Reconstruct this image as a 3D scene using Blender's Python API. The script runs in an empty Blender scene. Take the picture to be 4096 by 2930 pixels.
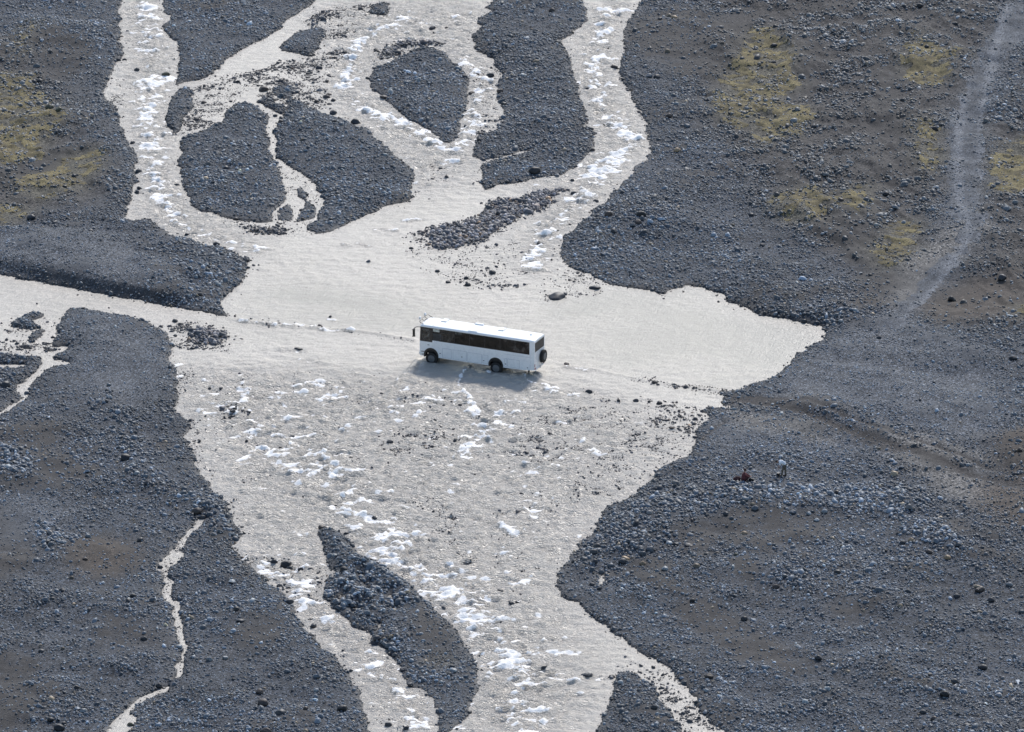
import bpy, bmesh, math, random
import numpy as np
from mathutils import Vector, Matrix
R = math.radians
S = bpy.context.scene
COL = S.collection
rng = np.random.default_rng(7)
random.seed(7)

# ------------------------------------------------------------------ camera, sky, sun, exposure
PITCH, DIST, PXM = R(20), 600.0, 40.4
FOC = 36 * DIST / (4096 / PXM)
CAM = np.array([0, -DIST * math.cos(PITCH), DIST * math.sin(PITCH)])
cd = bpy.data.cameras.new("camera"); cam = bpy.data.objects.new("camera", cd); COL.objects.link(cam)
cam.location = CAM; cam.rotation_euler = (math.pi / 2 - PITCH, 0, 0)
cd.sensor_width = 36; cd.lens = FOC; cd.clip_start = 5; cd.clip_end = 9000
S.camera = cam
SUN_EL, SUN_AZ = R(41), R(16)            # azimuth measured from +Y (away from the viewer) towards +X
w = bpy.data.worlds.new("World"); S.world = w; w.use_nodes = True
nt = w.node_tree
sky = nt.nodes.new("ShaderNodeTexSky"); sky.sky_type = 'NISHITA'; sky.sun_disc = False
sky.sun_elevation = SUN_EL; sky.sun_rotation = SUN_AZ; sky.air_density = 1.15; sky.dust_density = 1.2; sky.ozone_density = 2.0
nt.links.new(sky.outputs[0], nt.nodes["Background"].inputs[0])
nt.nodes["Background"].inputs[1].default_value = 0.15
sd = bpy.data.lights.new("sun", 'SUN'); sd.energy = 3.1; sd.angle = R(11); sd.color = (1, .97, .93)
sun = bpy.data.objects.new("sun", sd); COL.objects.link(sun)
sv = Vector((math.sin(SUN_AZ) * math.cos(SUN_EL), math.cos(SUN_AZ) * math.cos(SUN_EL), math.sin(SUN_EL)))
sun.rotation_euler = (-sv).to_track_quat('-Z', 'Y').to_euler(); sun.location = (30, 60, 80)
S.view_settings.view_transform = 'Standard'; S.view_settings.look = 'None'
S.view_settings.exposure = 0.22; S.view_settings.gamma = 1.0
try:
    S.cycles.sample_clamp_direct = 6; S.cycles.sample_clamp_indirect = 3
    S.cycles.max_bounces = 5; S.cycles.caustics_reflective = False; S.cycles.caustics_refractive = False
except Exception:
    pass

# ------------------------------------------------------------------ helpers
FW = np.array([0, math.cos(PITCH), -math.sin(PITCH)]); UP = np.array([0, math.sin(PITCH), math.cos(PITCH)])

def at(u, v, z=0.0):
    """the point of the plain at height z that a mark on the photo (its own pixels) stands for"""
    u = np.asarray(u, float); v = np.asarray(v, float)
    dx = (u - 2048) / 4096 * 36 / FOC; dy = (1465 - v) / 4096 * 36 / FOC
    d = np.stack([dx, dy * UP[1] + FW[1], dy * UP[2] + FW[2]], -1)
    t = (z - CAM[2]) / d[..., 2]
    return CAM + d * t[..., None]

def px_of(p):
    d = p - CAM; z = d @ FW
    return 2048 + d[..., 0] / z * FOC / 36 * 4096, 1465 - (d @ UP) / z * FOC / 36 * 4096

_tab = rng.random((8, 256, 256)).astype(np.float32)
def vn(x, y, k=0):
    xi = np.floor(x).astype(int); yi = np.floor(y).astype(int)
    fx = (x - xi).astype(np.float32); fy = (y - yi).astype(np.float32)
    fx = fx * fx * fx * (fx * (fx * 6 - 15) + 10); fy = fy * fy * fy * (fy * (fy * 6 - 15) + 10)
    t = _tab[k % 8]; a = xi & 255; b = (xi + 1) & 255; c = yi & 255; d = (yi + 1) & 255
    return (t[c, a] * (1 - fx) + t[c, b] * fx) * (1 - fy) + (t[d, a] * (1 - fx) + t[d, b] * fx) * fy
def fbm(x, y, wl, oct=4, k=0, gain=.5):
    s = 0; amp = 1; tot = 0; ang = .5 + k
    for o in range(oct):
        c, n = math.cos(ang), math.sin(ang)
        s = s + amp * vn((x * c - y * n) / wl + 17.3 * o, (x * n + y * c) / wl + 5.1 * o, k + o)
        tot += amp; amp *= gain; wl *= .49; ang += 1.1
    return s / tot
def smooth(x, a, b):
    t = np.clip((x - a) / (b - a), 0, 1); return t * t * (3 - 2 * t)

def tag(o, label=None, cat=None, group=None, kind=None):
    if label: o['label'] = label
    if cat: o['category'] = cat
    if group: o['group'] = group
    if kind: o['kind'] = kind
    return o
def empty(name, loc, rz=0):
    o = bpy.data.objects.new(name, None); COL.objects.link(o); o.location = loc; o.rotation_euler = (0, 0, rz)
    o.empty_display_size = .3
    return o
def link(name, me, mat, parent=None):
    o = bpy.data.objects.new(name, me); COL.objects.link(o)
    if mat: me.materials.append(mat)
    if parent: o.parent = parent
    return o
def raw_mesh(name, co, faces):
    """faces: (n,k) index array, all k-gons"""
    me = bpy.data.meshes.new(name); n, k = faces.shape
    me.vertices.add(len(co)); me.vertices.foreach_set("co", np.ascontiguousarray(co, np.float32).ravel())
    me.loops.add(n * k); me.loops.foreach_set("vertex_index", np.ascontiguousarray(faces, np.int32).ravel())
    me.polygons.add(n); me.polygons.foreach_set("loop_start", np.arange(0, n * k, k, dtype=np.int32))
    me.update(calc_edges=True)
    me.shade_smooth()
    return me
def attr(me, name, vals):
    a = me.attributes.new(name, 'FLOAT', 'POINT'); a.data.foreach_set("value", np.ascontiguousarray(vals, np.float32).ravel())
def cattr(me, name, rgb):
    a = me.color_attributes.new(name, 'FLOAT_COLOR', 'POINT')
    c = np.ones((len(rgb), 4), np.float32); c[:, :3] = rgb; a.data.foreach_set("color", c.ravel())

class NT:
    """a short hand for node trees"""
    def __init__(s, name):
        s.m = bpy.data.materials.new(name); s.m.use_nodes = True; s.t = s.m.node_tree
        s.b = s.t.nodes["Principled BSDF"]; s.out = s.t.nodes["Material Output"]
    def n(s, typ, **kw):
        nd = s.t.nodes.new("ShaderNode" + typ)
        for k, v in kw.items():
            if k.startswith("i_"): nd.inputs[k[2:].replace("_", " ")].default_value = v
            else: setattr(nd, k, v)
        return nd
    def l(s, a, b): s.t.links.new(a, b)
    def at(s, name): return s.n("Attribute", attribute_name=name).outputs["Fac"]
    def math(s, op, a, b=None, c=None, clamp=False):
        nd = s.n("Math", operation=op, use_clamp=clamp)
        for i, v in enumerate((a, b, c)):
            if v is None: continue
            if hasattr(v, "links"): s.l(v, nd.inputs[i])
            else: nd.inputs[i].default_value = v
        return nd.outputs[0]
    def mix(s, f, a, b, blend='MIX'):
        nd = s.n("Mix", data_type='RGBA', blend_type=blend)
        for i, v in ((0, f), (6, a), (7, b)):
            if hasattr(v, "links"): s.l(v, nd.inputs[i])
            elif i == 0: nd.inputs[0].default_value = v
            else: nd.inputs[i].default_value = (*v, 1)
        return nd.outputs[2]
    def ramp(s, f, a, b, lo=0.0, hi=1.0):
        nd = s.n("MapRange", clamp=True, interpolation_type='SMOOTHSTEP')
        s.l(f, nd.inputs[0]); nd.inputs[1].default_value = a; nd.inputs[2].default_value = b
        nd.inputs[3].default_value = lo; nd.inputs[4].default_value = hi
        return nd.outputs[0]
    def pos(s, sx=1, sy=1, sz=1, rot=0):
        g = s.n("TexCoord"); mp = s.n("Mapping"); s.l(g.outputs["Object"], mp.inputs[0])
        mp.inputs["Scale"].default_value = (sx, sy, sz); mp.inputs["Rotation"].default_value = (0, 0, rot)
        return mp.outputs[0]
    def noise(s, vec, scale, detail=4, rough=.55):
        nd = s.n("TexNoise"); s.l(vec, nd.inputs["Vector"]); nd.inputs["Scale"].default_value = scale
        nd.inputs["Detail"].default_value = detail; nd.inputs["Roughness"].default_value = rough
        return nd.outputs["Fac"]
    def bump(s, h, strength, dist):
        nd = s.n("Bump"); nd.inputs["Strength"].default_value = strength; nd.inputs["Distance"].default_value = dist
        s.l(h, nd.inputs["Height"]); s.l(nd.outputs[0], s.b.inputs["Normal"])
    def set(s, **kw):
        for k, v in kw.items():
            i = s.b.inputs[k.replace("_", " ")]
            if hasattr(v, "links"): s.l(v, i)
            elif isinstance(v, tuple): i.default_value = (*v, 1)
            else: i.default_value = v
        return s.m

def plain(name, col, rough=.5, metal=0.0, coat=0.0, var=.12, scale=9, bump=0.0):
    """a painted, rubber or metal surface with slight uneven wear"""
    k = NT(name); p = k.pos()
    n = k.noise(p, scale, 5)
    c = k.mix(k.ramp(n, .3, .75), tuple(x * (1 - var) for x in col), tuple(min(1, x * (1 + var)) for x in col))
    k.set(Base_Color=c, Roughness=k.ramp(k.noise(p, scale * 1.7, 3), .2, .8, max(.02, rough - .08), min(1, rough + .1)), Metallic=metal, Coat_Weight=coat, Coat_Roughness=.08)
    if bump: k.bump(k.noise(p, scale * 4, 4), bump, .01)
    return k.m

# ------------------------------------------------------------------ the plain: traced shore lines -> ground grid
WATER = [
 # the river system: west banks top to bottom, then east banks bottom to top
 [(485,-600),(485,0),(480,49),(473,91),(475,163),(498,217),(470,251),(433,305),(416,355),(429,401),(461,424),(480,473),(490,532),(507,567),(530,600),(547,640),(539,690),(544,729),(530,784),(512,824),(502,858),(512,883),(581,878),(631,903),(680,937),(739,952),(808,977),(887,991),(951,1018),(995,1046),(985,1085),(961,1134),(916,1183),(872,1223),(887,1247),(911,1267),
  (808,1250),(700,1230),(611,1215),(493,1193),(374,1171),(246,1144),(123,1122),(0,1097),(-500,1010),(-500,1440),(0,1415),(64,1425),(163,1430),(217,1430),(236,1415),(261,1410),(286,1400),(276,1385),(212,1385),(207,1366),(241,1341),(222,1307),(241,1282),(281,1238),(345,1243),(433,1257),(522,1270),(566,1280),(606,1297),(650,1316),(670,1341),(699,1385),(682,1415),(682,1450),(700,1480),(704,1548),(714,1598),(699,1637),(739,1677),(754,1711),(734,1746),(759,1790),(778,1844),(788,1893),(832,1933),(857,1972),(901,2007),(916,2056),(946,2100),(966,2140),(926,2178),(946,2218),(1000,2268),(1044,2307),(1074,2347),(1108,2366),(1143,2406),(1182,2450),(1212,2514),(1246,2549),(1281,2588),(1340,2628),(1374,2667),(1409,2721),(1438,2770),(1458,2820),(1466,2869),(1466,2930),(1480,3500),
  (3200,3500),(2892,2930),(2857,2903),(2788,2844),(2778,2785),(2749,2751),(2709,2711),(2690,2677),(2640,2652),(2616,2632),(2581,2618),(2542,2593),(2483,2554),(2443,2514),(2394,2490),(2355,2460),(2320,2430),(2320,2406),(2276,2406),(2246,2381),(2232,2342),(2236,2297),(2266,2253),(2300,2214),(2318,2179),(2365,2142),(2389,2105),(2399,2071),(2433,2026),(2512,1997),(2557,1957),(2616,1913),(2635,1888),(2690,1864),(2744,1844),(2768,1805),(2795,1765),(2788,1726),(2818,1691),(2837,1667),(2808,1652),(2788,1647),(2847,1630),(2931,1637),(2887,1613),(2897,1593),(2882,1568),(2985,1556),(3025,1534),(3099,1509),(3163,1464),(3182,1425),(3227,1395),(3286,1366),(3310,1336),(3300,1317),(3256,1302),(3182,1287),(3123,1272),(3049,1262),(3020,1248),(2965,1228),(2916,1208),(2906,1183),(2872,1169),(2832,1154),(2832,1147),(2729,1147),(2724,1156),(2670,1159),(2655,1176),(2635,1174),(2596,1159),(2522,1154),(2443,1139),(2394,1122),(2365,1095),(2315,1085),(2281,1070),(2251,1046),(2236,1021),(2241,986),(2261,947),(2300,917),(2345,878),(2394,829),(2429,804),(2443,780),(2478,749),(2522,700),(2542,665),(2586,640),(2601,601),(2591,552),(2591,522),(2576,473),(2552,424),(2532,389),(2493,340),(2478,291),(2498,207),(2498,163),(2500,108),(2537,54),(2562,10),(2580,-100),(2620,-600)],
]
ISLANDS = dict(
 northwest=[(660,-600),(660,0),(655,44),(682,74),(660,103),(675,153),(714,172),(719,236),(714,296),(700,340),(739,330),(808,320),(872,281),(916,236),(975,197),(1039,163),(1103,123),(1148,84),(1197,54),(1266,0),(1500,-250),(1800,-600)],
 tiny=[(739,350),(773,374),(773,433),(744,463),(724,512),(690,537),(675,507),(667,458),(680,409),(700,372)],
 teardrop=[(1498,276),(1542,261),(1616,222),(1680,200),(1739,197),(1783,217),(1813,256),(1847,276),(1872,320),(1877,384),(1857,443),(1837,493),(1828,547),(1798,574),(1768,566),(1739,537),(1704,512),(1645,483),(1606,458),(1576,429),(1547,404),(1517,379),(1493,360),(1478,315)],
 tear_rim=[(1517,236),(1557,192),(1616,163),(1690,167),(1764,172),(1778,190),(1709,183),(1640,193),(1581,222),(1542,241)],
 left=[(729,552),(788,537),(837,512),(901,483),(911,443),(936,419),(985,414),(1030,433),(1049,443),(1074,473),(1064,542),(1079,611),(1103,660),(1133,729),(1140,768),(1143,804),(1108,834),(1084,858),(1098,888),(1030,893),(966,883),(901,868),(848,852),(808,843),(773,824),(754,799),(734,769),(734,739),(719,690),(722,616),(719,575)],
 left_bar=[(961,905),(1034,914),(1074,916),(1138,928),(1133,940),(1064,936),(1000,928)],
 right=[(1128,473),(1153,443),(1143,394),(1099,379),(1089,355),(1123,345),(1187,355),(1167,400),(1217,414),(1256,443),(1305,462),(1369,478),(1429,512),(1473,517),(1512,562),(1547,591),(1566,621),(1611,645),(1655,685),(1650,724),(1640,764),(1650,789),(1626,804),(1537,829),(1473,863),(1409,888),(1335,922),(1276,937),(1227,922),(1217,903),(1266,888),(1276,858),(1300,824),(1291,780),(1286,788),(1266,739),(1222,704),(1187,680),(1148,660),(1108,631),(1099,566),(1103,522),(1118,493)],
 shoal_a=[(1106,848),(1148,819),(1172,839),(1163,883),(1113,878)], shoal_b=[(1227,799),(1240,819),(1273,839),(1266,868),(1187,890),(1197,848),(1215,824)],
 shoal_c=[(1185,760),(1210,755),(1230,780),(1225,800),(1195,785)],
 upper=[(1118,192),(1172,138),(1222,118),(1276,108),(1305,138),(1286,167),(1276,197),(1236,227),(1182,212),(1138,207)],
 upper_b=[(1488,25),(1532,10),(1562,20),(1547,64),(1493,64),(1478,49)], upper_c=[(1217,94),(1261,64),(1315,39),(1340,54),(1296,84),(1236,113)],
 sliver=[(1030,409),(1054,394),(1108,414),(1148,438),(1133,458),(1089,443)],
 middle=[(1980,-600),(1980,0),(1946,34),(1980,44),(1911,74),(1921,113),(1887,148),(1901,192),(1936,217),(1970,236),(1985,266),(2010,305),(1990,345),(1990,394),(2010,443),(2010,493),(1980,522),(1911,547),(1901,591),(1887,628),(1926,640),(2034,622),(2110,600),(2120,604),(2034,632),(1961,644),(1916,665),(1926,709),(1916,734),(1951,759),(2000,736),(2049,734),(2148,714),(2236,700),(2296,675),(2345,631),(2379,581),(2374,522),(2345,498),(2350,453),(2330,409),(2296,325),(2283,256),(2268,207),(2236,163),(2266,153),(2291,128),(2330,108),(2347,74),(2345,30),(2330,0),(2330,-600)],
 bar=[(1965,804),(1946,848),(1936,868),(1867,883),(1788,898),(1709,913),(1709,947),(1709,981),(1749,996),(1813,991),(1887,986),(1936,967),(2005,942),(2030,898),(2059,893),(2099,868),(2143,853),(2182,844),(2222,809),(2236,780),(2276,765),(2246,755),(2138,765),(2089,799),(2030,794),(2000,797)],
 islet=[(749,1331),(813,1317),(887,1331),(901,1356),(877,1376),(828,1383),(768,1366)], islet_b=[(880,1640),(915,1625),(950,1632),(955,1665),(925,1680),(895,1668)],
 pool_a=[(44,1307),(64,1277),(138,1252),(177,1257),(172,1272),(133,1282),(163,1312),(118,1316)], pool_b=[(118,1350),(150,1320),(180,1318),(175,1340),(135,1372),(115,1365)],
 pool_c=[(80,1392),(110,1382),(137,1386),(100,1400)], pool_d=[(175,1396),(200,1394),(235,1398),(200,1404)],
 long=[(1271,2140),(1291,2174),(1300,2204),(1315,2258),(1320,2297),(1300,2337),(1290,2376),(1315,2411),(1325,2440),(1365,2445),(1384,2480),(1419,2509),(1463,2522),(1488,2549),(1493,2576),(1527,2581),(1547,2608),(1581,2632),(1601,2672),(1621,2711),(1635,2746),(1685,2756),(1704,2775),(1724,2805),(1739,2830),(1749,2884),(1754,2930),(1760,2990),(1803,2928),(1832,2898),(1862,2869),(1887,2820),(1901,2770),(1916,2711),(1911,2667),(1892,2623),(1857,2573),(1823,2534),(1783,2485),(1729,2435),(1709,2406),(1685,2386),(1650,2347),(1586,2312),(1542,2273),(1493,2238),(1453,2238),(1429,2204),(1409,2174),(1374,2145),(1340,2120),(1290,2112)],
 low=[(2340,3500),(2389,2930),(2409,2869),(2429,2820),(2458,2765),(2463,2711),(2483,2691),(2527,2691),(2557,2716),(2611,2751),(2640,2800),(2680,2849),(2714,2898),(2729,2930),(2900,3500)],
)
PONDS = [
 [(-400,1470),(0,1459),(99,1457),(94,1474),(0,1477),(-400,1500)],
 [(163,1430),(217,1430),(232,1440),(276,1450),(276,1459),(222,1469),(182,1484),(163,1504),(128,1538),(118,1552),(108,1593),(49,1632),(0,1667),(-300,1830),(-300,1800),(0,1647),(44,1622),(89,1593),(72,1568),(75,1548),(103,1514),(143,1484),(172,1455)],
 [(828,2071),(800,2100),(770,2135),(739,2179),(724,2229),(709,2258),(670,2283),(665,2307),(700,2332),(690,2362),(695,2401),(719,2406),(714,2445),(719,2475),(730,2519),(735,2549),(750,2583),(757,2600),(739,2623),(739,2667),(724,2706),(704,2721),(700,2716),(709,2687),(704,2667),(719,2628),(739,2603),(716,2573),(706,2534),(695,2485),(685,2465),(695,2426),(660,2411),(652,2352),(655,2312),(648,2290),(621,2268),(655,2233),(695,2199),(724,2160),(749,2130),(783,2090),(790,2076)],
 [(677,2746),(680,2765),(640,2780),(586,2800),(542,2820),(522,2854),(542,2868),(535,2900),(512,2930),(430,3150),(330,3150),(429,2930),(453,2889),(483,2859),(522,2820),(576,2785),(640,2760)],
 [(2424,2288),(2409,2337),(2389,2347),(2402,2312)],
 [(1540,2395),(1560,2372),(1572,2392),(1560,2405)], [(1445,2360),(1462,2330),(1466,2368),(1450,2378)], [(1500,2520),(1520,2485),(1524,2510),(1508,2532)], [(1340,2400),(1365,2380),(1372,2400),(1350,2415)], [(1400,2440),(1432,2425),(1440,2445),(1412,2458)], [(1318,2290),(1335,2280),(1335,2310)], [(1555,2440),(1575,2425),(1580,2445)], [(1430,2300),(1450,2290),(1455,2310),(1438,2316)],
]
XF = np.arange(-66, 66.01, .165); YF = np.arange(-99, 138.01, .24)
OUT = np.cumsum([1, 2, 4, 8, 16, 30, 60, 120, 240, 480, 900, 1600])
XS = np.concatenate([-66 - OUT[::-1], XF, XF[-1] + OUT]); YS = np.concatenate([-99 - OUT[::-1][3:], YF, YF[-1] + OUT])
NO = len(OUT); NOY = len(OUT) - 3

def ragged(poly, amp=.28, seg=.45, seed=0):
    P = at(*np.array(poly, float).T)[:, :2]; Q = np.roll(P, -1, 0); out = []
    for a, b in zip(P, Q):
        n = max(1, int(np.hypot(*(b - a)) / seg)); t = np.arange(n)[:, None] / n
        out.append(a + (b - a) * t)
    V = np.concatenate(out)
    if amp:
        r = np.random.default_rng(seed + 100)
        j = np.stack([fbm(V[:, 0], V[:, 1], 1.7, 3, 2) - .5, fbm(V[:, 0] + 40, V[:, 1], 1.7, 3, 3) - .5], 1) * amp * 4
        V = V + j + r.normal(size=V.shape) * amp * .35
    return V
def fill(mask, V, val, xs=XF, ys=YF):
    A = V; B = np.roll(V, -1, 0)
    lo = np.minimum(A[:, 1], B[:, 1]); hi = np.maximum(A[:, 1], B[:, 1])
    j0, j1 = np.searchsorted(ys, [V[:, 1].min(), V[:, 1].max()])
    for j in range(j0, min(j1 + 1, len(ys))):
        y = ys[j]; s = (lo <= y) & (hi > y)
        if not s.any(): continue
        a, b = A[s], B[s]
        x = np.sort(a[:, 0] + (y - a[:, 1]) / (b[:, 1] - a[:, 1]) * (b[:, 0] - a[:, 0]))
        i = np.searchsorted(xs, x)
        for k in range(0, len(i) - 1, 2): mask[j, i[k]:i[k + 1]] = val
def region(polys, amp=.5):
    m = np.zeros((len(YF), len(XF)), np.float32)
    for k, p in enumerate(polys): fill(m, ragged(p, amp, 1.0, k), 1)
    return m
def blur(m, r):
    """box blur twice, r metres"""
    for ax, st in ((0, .24), (1, .165)):
        k = max(1, int(r / st))
        for _ in range(2):
            p = np.pad(m, [(k + 1, k) if a == ax else (0, 0) for a in (0, 1)], mode='edge').cumsum(ax, dtype=np.float64)
            n = m.shape[ax]
            m = ((np.take(p, range(2 * k + 1, 2 * k + 1 + n), ax) - np.take(p, range(0, n), ax)) / (2 * k + 1)).astype(np.float32)
    return m
def edt(inside, win=45):
    big = 60.0; g = np.where(inside, big, 0).astype(np.float32)
    for j in range(1, g.shape[0]): g[j] = np.minimum(g[j], g[j - 1] + .24)
    for j in range(g.shape[0] - 2, -1, -1): g[j] = np.minimum(g[j], g[j + 1] + .24)
    g2 = g * g; best = g2.copy()
    for k in range(1, win):
        e = (k * .165) ** 2
        best[:, k:] = np.minimum(best[:, k:], g2[:, :-k] + e); best[:, :-k] = np.minimum(best[:, :-k], g2[:, k:] + e)
    return np.sqrt(best)
wet = np.zeros((len(YF), len(XF)), bool)
for k, p in enumerate(WATER): fill(wet, ragged(p, .22, seed=k), True)
LOOSE = ('tear_rim', 'bar', 'islet', 'islet_b', 'upper_c', 'left_bar')   # no ground of their own: stones standing in shallow water
for k, (n, p) in enumerate(ISLANDS.items()):
    if n not in LOOSE: fill(wet, ragged(p, .2, seed=20 + k), False)
for k, p in enumerate(PONDS): fill(wet, ragged(p, .16, seed=60 + k), True)
DL = edt(~wet); DW = edt(wet)              # metres to the water on land, to the land on water
GX, GY = np.meshgrid(XF, YF)
def strokes(lines):
    """foam marks: (points, half width in photo pixels, strength)"""
    m = np.zeros((len(YF), len(XF)), np.float32)
    for pts, wpx, s in lines:
        P = at(*np.array(pts, float).T)[:, :2]; rad = wpx / PXM
        if len(P) == 1: P = np.repeat(P, 2, 0)
        lo = P.min(0) - 3.5 * rad - 1; hi = P.max(0) + 3.5 * rad + 1
        i0, i1 = np.searchsorted(XF, [lo[0], hi[0]]); j0, j1 = np.searchsorted(YF, [lo[1], hi[1]])
        X = GX[j0:j1, i0:i1]; Y = GY[j0:j1, i0:i1]; d2 = np.full(X.shape, 1e9)
        for a, b in zip(P[:-1], P[1:]):
            v = b - a; L = max(1e-9, v @ v); t = np.clip(((X - a[0]) * v[0] + (Y - a[1]) * v[1]) / L, 0, 1)
            d2 = np.minimum(d2, (X - a[0] - t * v[0]) ** 2 + ((Y - a[1] - t * v[1]) / 1.25) ** 2)
        m[j0:j1, i0:i1] = np.maximum(m[j0:j1, i0:i1], s * 1.1 * np.exp(-d2 / (rad * rad)))
    return m

# zones that have a colour or grain of their own
SAND = [[(270,2200),(330,2165),(460,2160),(545,2200),(560,2260),(500,2310),(330,2320),(290,2270)],
 [(2620,2270),(2700,2330),(2790,2400),(2900,2460),(3050,2550),(3110,2620),(3060,2680),(2960,2650),(2850,2560),(2720,2460),(2640,2380)],
 [(2880,2060),(3000,2042),(3300,2070),(3330,2160),(3100,2200),(2900,2190),(2700,2200),(2720,2130)],
 [(3286,2381),(3340,2350),(3433,2442),(3459,2485),(3372,2545),(3338,2502)],[(3000,2520),(3104,2580),(3216,2667),(3260,2719),(3150,2720),(3000,2640)],
 [(3200,160),(3280,190),(3260,330),(3180,420),(3080,520),(3010,620),(2980,590),(3100,450),(3160,360)],
 [(3540,250),(3600,280),(3560,420),(3600,560),(3560,760),(3440,860),(3360,980),(3290,960),(3400,840),(3500,700),(3480,520),(3510,350)],
 [(3290,960),(3400,900),(3500,970),(3480,1060),(3600,1110),(3760,1050),(3900,1000),(3780,1150),(3650,1220),(3560,1250),(3480,1230),(3450,1130),(3340,1010)],
 [(-300,720),(0,690),(150,650),(300,585),(330,620),(200,685),(60,745),(-300,820)],[(3700,1220),(3900,1130),(4096,1100),(4300,1180),(4096,1260),(3900,1300),(3760,1330)],
 [(200,140),(330,170),(330,290),(230,330),(150,250)],[(0,1730),(260,1700),(300,1860),(250,1950),(60,1980),(-200,1900)],[(0,2050),(130,2060),(130,2250),(0,2330),(-300,2300)],
 [(720,2560),(560,2540),(480,2470),(380,2560),(420,2620),(600,2600)],[(2440,90),(2700,40),(2960,80),(2960,300),(2700,330),(2600,250)],
 [(3960,1780),(4096,1740),(4400,1740),(4400,1900),(4096,1900),(4010,1880)],[(930,2480),(1080,2470),(1120,2560),(1010,2640),(930,2590)],
 [(0,2640),(120,2600),(160,2700),(90,2900),(-200,3000),(-200,2700)],[(1680,2440),(1800,2520),(1850,2580),(1700,2600),(1620,2480)],
 [(2950,2330),(3010,2200),(3090,2230),(3060,2330),(2990,2380)]]
SMOOTHG = [[(-400,1000),(0,960),(200,930),(420,920),(560,1010),(620,1120),(660,1190),(490,1180),(0,1080),(-400,1010)],[(260,1250),(520,1275),(640,1320),(670,1400),(650,1560),(500,1640),(330,1540),(250,1450),(300,1390)],
 [(3020,1600),(3200,1460),(3330,1350),(3560,1290),(3800,1340),(4000,1450),(4050,1700),(3980,1850),(3700,1740),(3400,1620),(3100,1590)],[(2830,1660),(3000,1680),(3300,1760),(3600,1860),(3000,1840),(2800,1800)],
 [(1180,150),(1230,125),(1275,120),(1280,170),(1230,210),(1190,200)],[(0,2000),(260,1950),(300,2100),(0,2200)]]
TRACK = [[(4300,-60),(4096,-40),(3960,140),(3860,330),(3815,480),(3790,620),(3790,800),(3800,900),(3870,900),(3935,800),(3935,620),(3940,480),(3990,330),(4060,200),(4300,60)],
 [(3870,880),(3935,880),(3900,1000),(3790,1120),(3690,1220),(3640,1330),(3540,1330),(3590,1230),(3700,1120),(3810,1000)]]
RUTS = [[(3850,-40),(3900,200),(3842,420),(3830,620),(3835,800),(3880,960),(3780,1110),(3690,1210),(3600,1330)],[(4030,40),(3975,230),(3935,430),(3928,620),(3935,820),(3945,940),(3830,1100),(3740,1200),(3650,1330)],[(2930,1600),(3150,1645),(3400,1735),(3600,1810),(3900,1920),(4250,2030)],[(3000,1596),(3220,1625),(3420,1700),(3640,1780),(3940,1880),(4250,1990)],[(2900,1700),(2820,1760),(2790,1800)]]
WHEELS = [[(2920,1590),(3060,1600),(3200,1640),(3400,1720),(3560,1790),(3760,1850),(4000,1930),(4300,2010),(4300,2040),(3980,1960),(3740,1890),(3540,1820),(3380,1755),(3180,1670),(3040,1630),(2920,1620)]]
PALE = [[(3150,1590),(3400,1660),(3600,1740),(3800,1800),(3980,1850),(4010,1900),(3900,1890),(3700,1840),(3560,1770),(3400,1690),(3150,1610)],[(3500,1760),(3900,1900),(4096,2000),(4300,2080),(4300,2180),(3900,2060),(3600,1900)],[(2840,1640),(2960,1650),(3150,1700),(3400,1790),(3300,1790),(3000,1730)],[(3600,1060),(3760,960),(3900,880),(3960,900),(3800,1050),(3700,1130),(3600,1250),(3560,1250)]]
EARTH = [[(2830,-300),(2860,100),(2790,400),(2900,620),(3100,860),(3250,960),(3450,1100),(3560,1120),(3720,1010),(3800,800),(3820,500),(3980,150),(4096,-300)],[(-500,180),(60,150),(230,300),(330,480),(300,580),(420,600),(480,720),(420,800),(200,860),(0,930),(-500,960)],[(3960,480),(4400,300),(4400,1300),(4000,1300),(3900,1000),(3960,800)],[(3650,1230),(3900,1120),(4400,1050),(4400,1330),(3800,1340)]]
BROWN = [[(3960,1780),(4096,1740),(4400,1740),(4400,2100),(4096,2050),(3900,1990),(4010,1880)],[(270,2200),(330,2165),(460,2160),(545,2200),(540,2290),(330,2310),(290,2270)],[(3370,1190),(3520,1190),(3510,1270),(3400,1250)],[(1680,2620),(1790,2600),(1800,2670),(1700,2690)],[(3900,2000),(4300,2000),(4300,2200),(3950,2130)],[(3700,1220),(3900,1130),(4096,1100),(4096,1260),(3760,1330)]]
MOSS = [[(-400,250),(0,290),(110,300),(200,400),(260,500),(200,560),(140,640),(0,665),(-400,700)],[(60,730),(200,680),(350,600),(420,620),(390,700),(330,760),(180,820),(60,780)],[(-100,830),(60,820),(150,850),(70,900),(-100,920)],
 [(2990,130),(3080,110),(3180,200),(3190,360),(3110,430),(2980,520),(2900,510),(2840,430),(2900,310)],[(3640,130),(3700,190),(3830,230),(3800,310),(3700,350),(3630,300),(3620,220)],[(3680,490),(3760,500),(3770,650),(3740,710),(3690,690),(3640,560)],[(3985,590),(4096,550),(4400,560),(4400,760),(4096,780),(3980,790)],
 [(3000,780),(3080,820),(3180,770),(3280,740),(3330,830),(3260,940),(3170,910),(3090,870)],[(3490,1050),(3500,990),(3570,900),(3690,880),(3660,1000),(3570,1100)],[(3020,500),(3200,430),(3240,480),(3180,560),(3060,600),(2990,560)],[(3000,600),(3040,560),(3020,640),(3000,620)],[(3400,760),(3500,740),(3480,860),(3400,900),(3370,830)],[(4060,1230),(4300,1200),(4300,1320),(4050,1310)],
 [(1700,2630),(1770,2610),(1780,2660),(1720,2690)],[(200,60),(130,150),(60,260),(40,180),(110,80)]]
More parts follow.
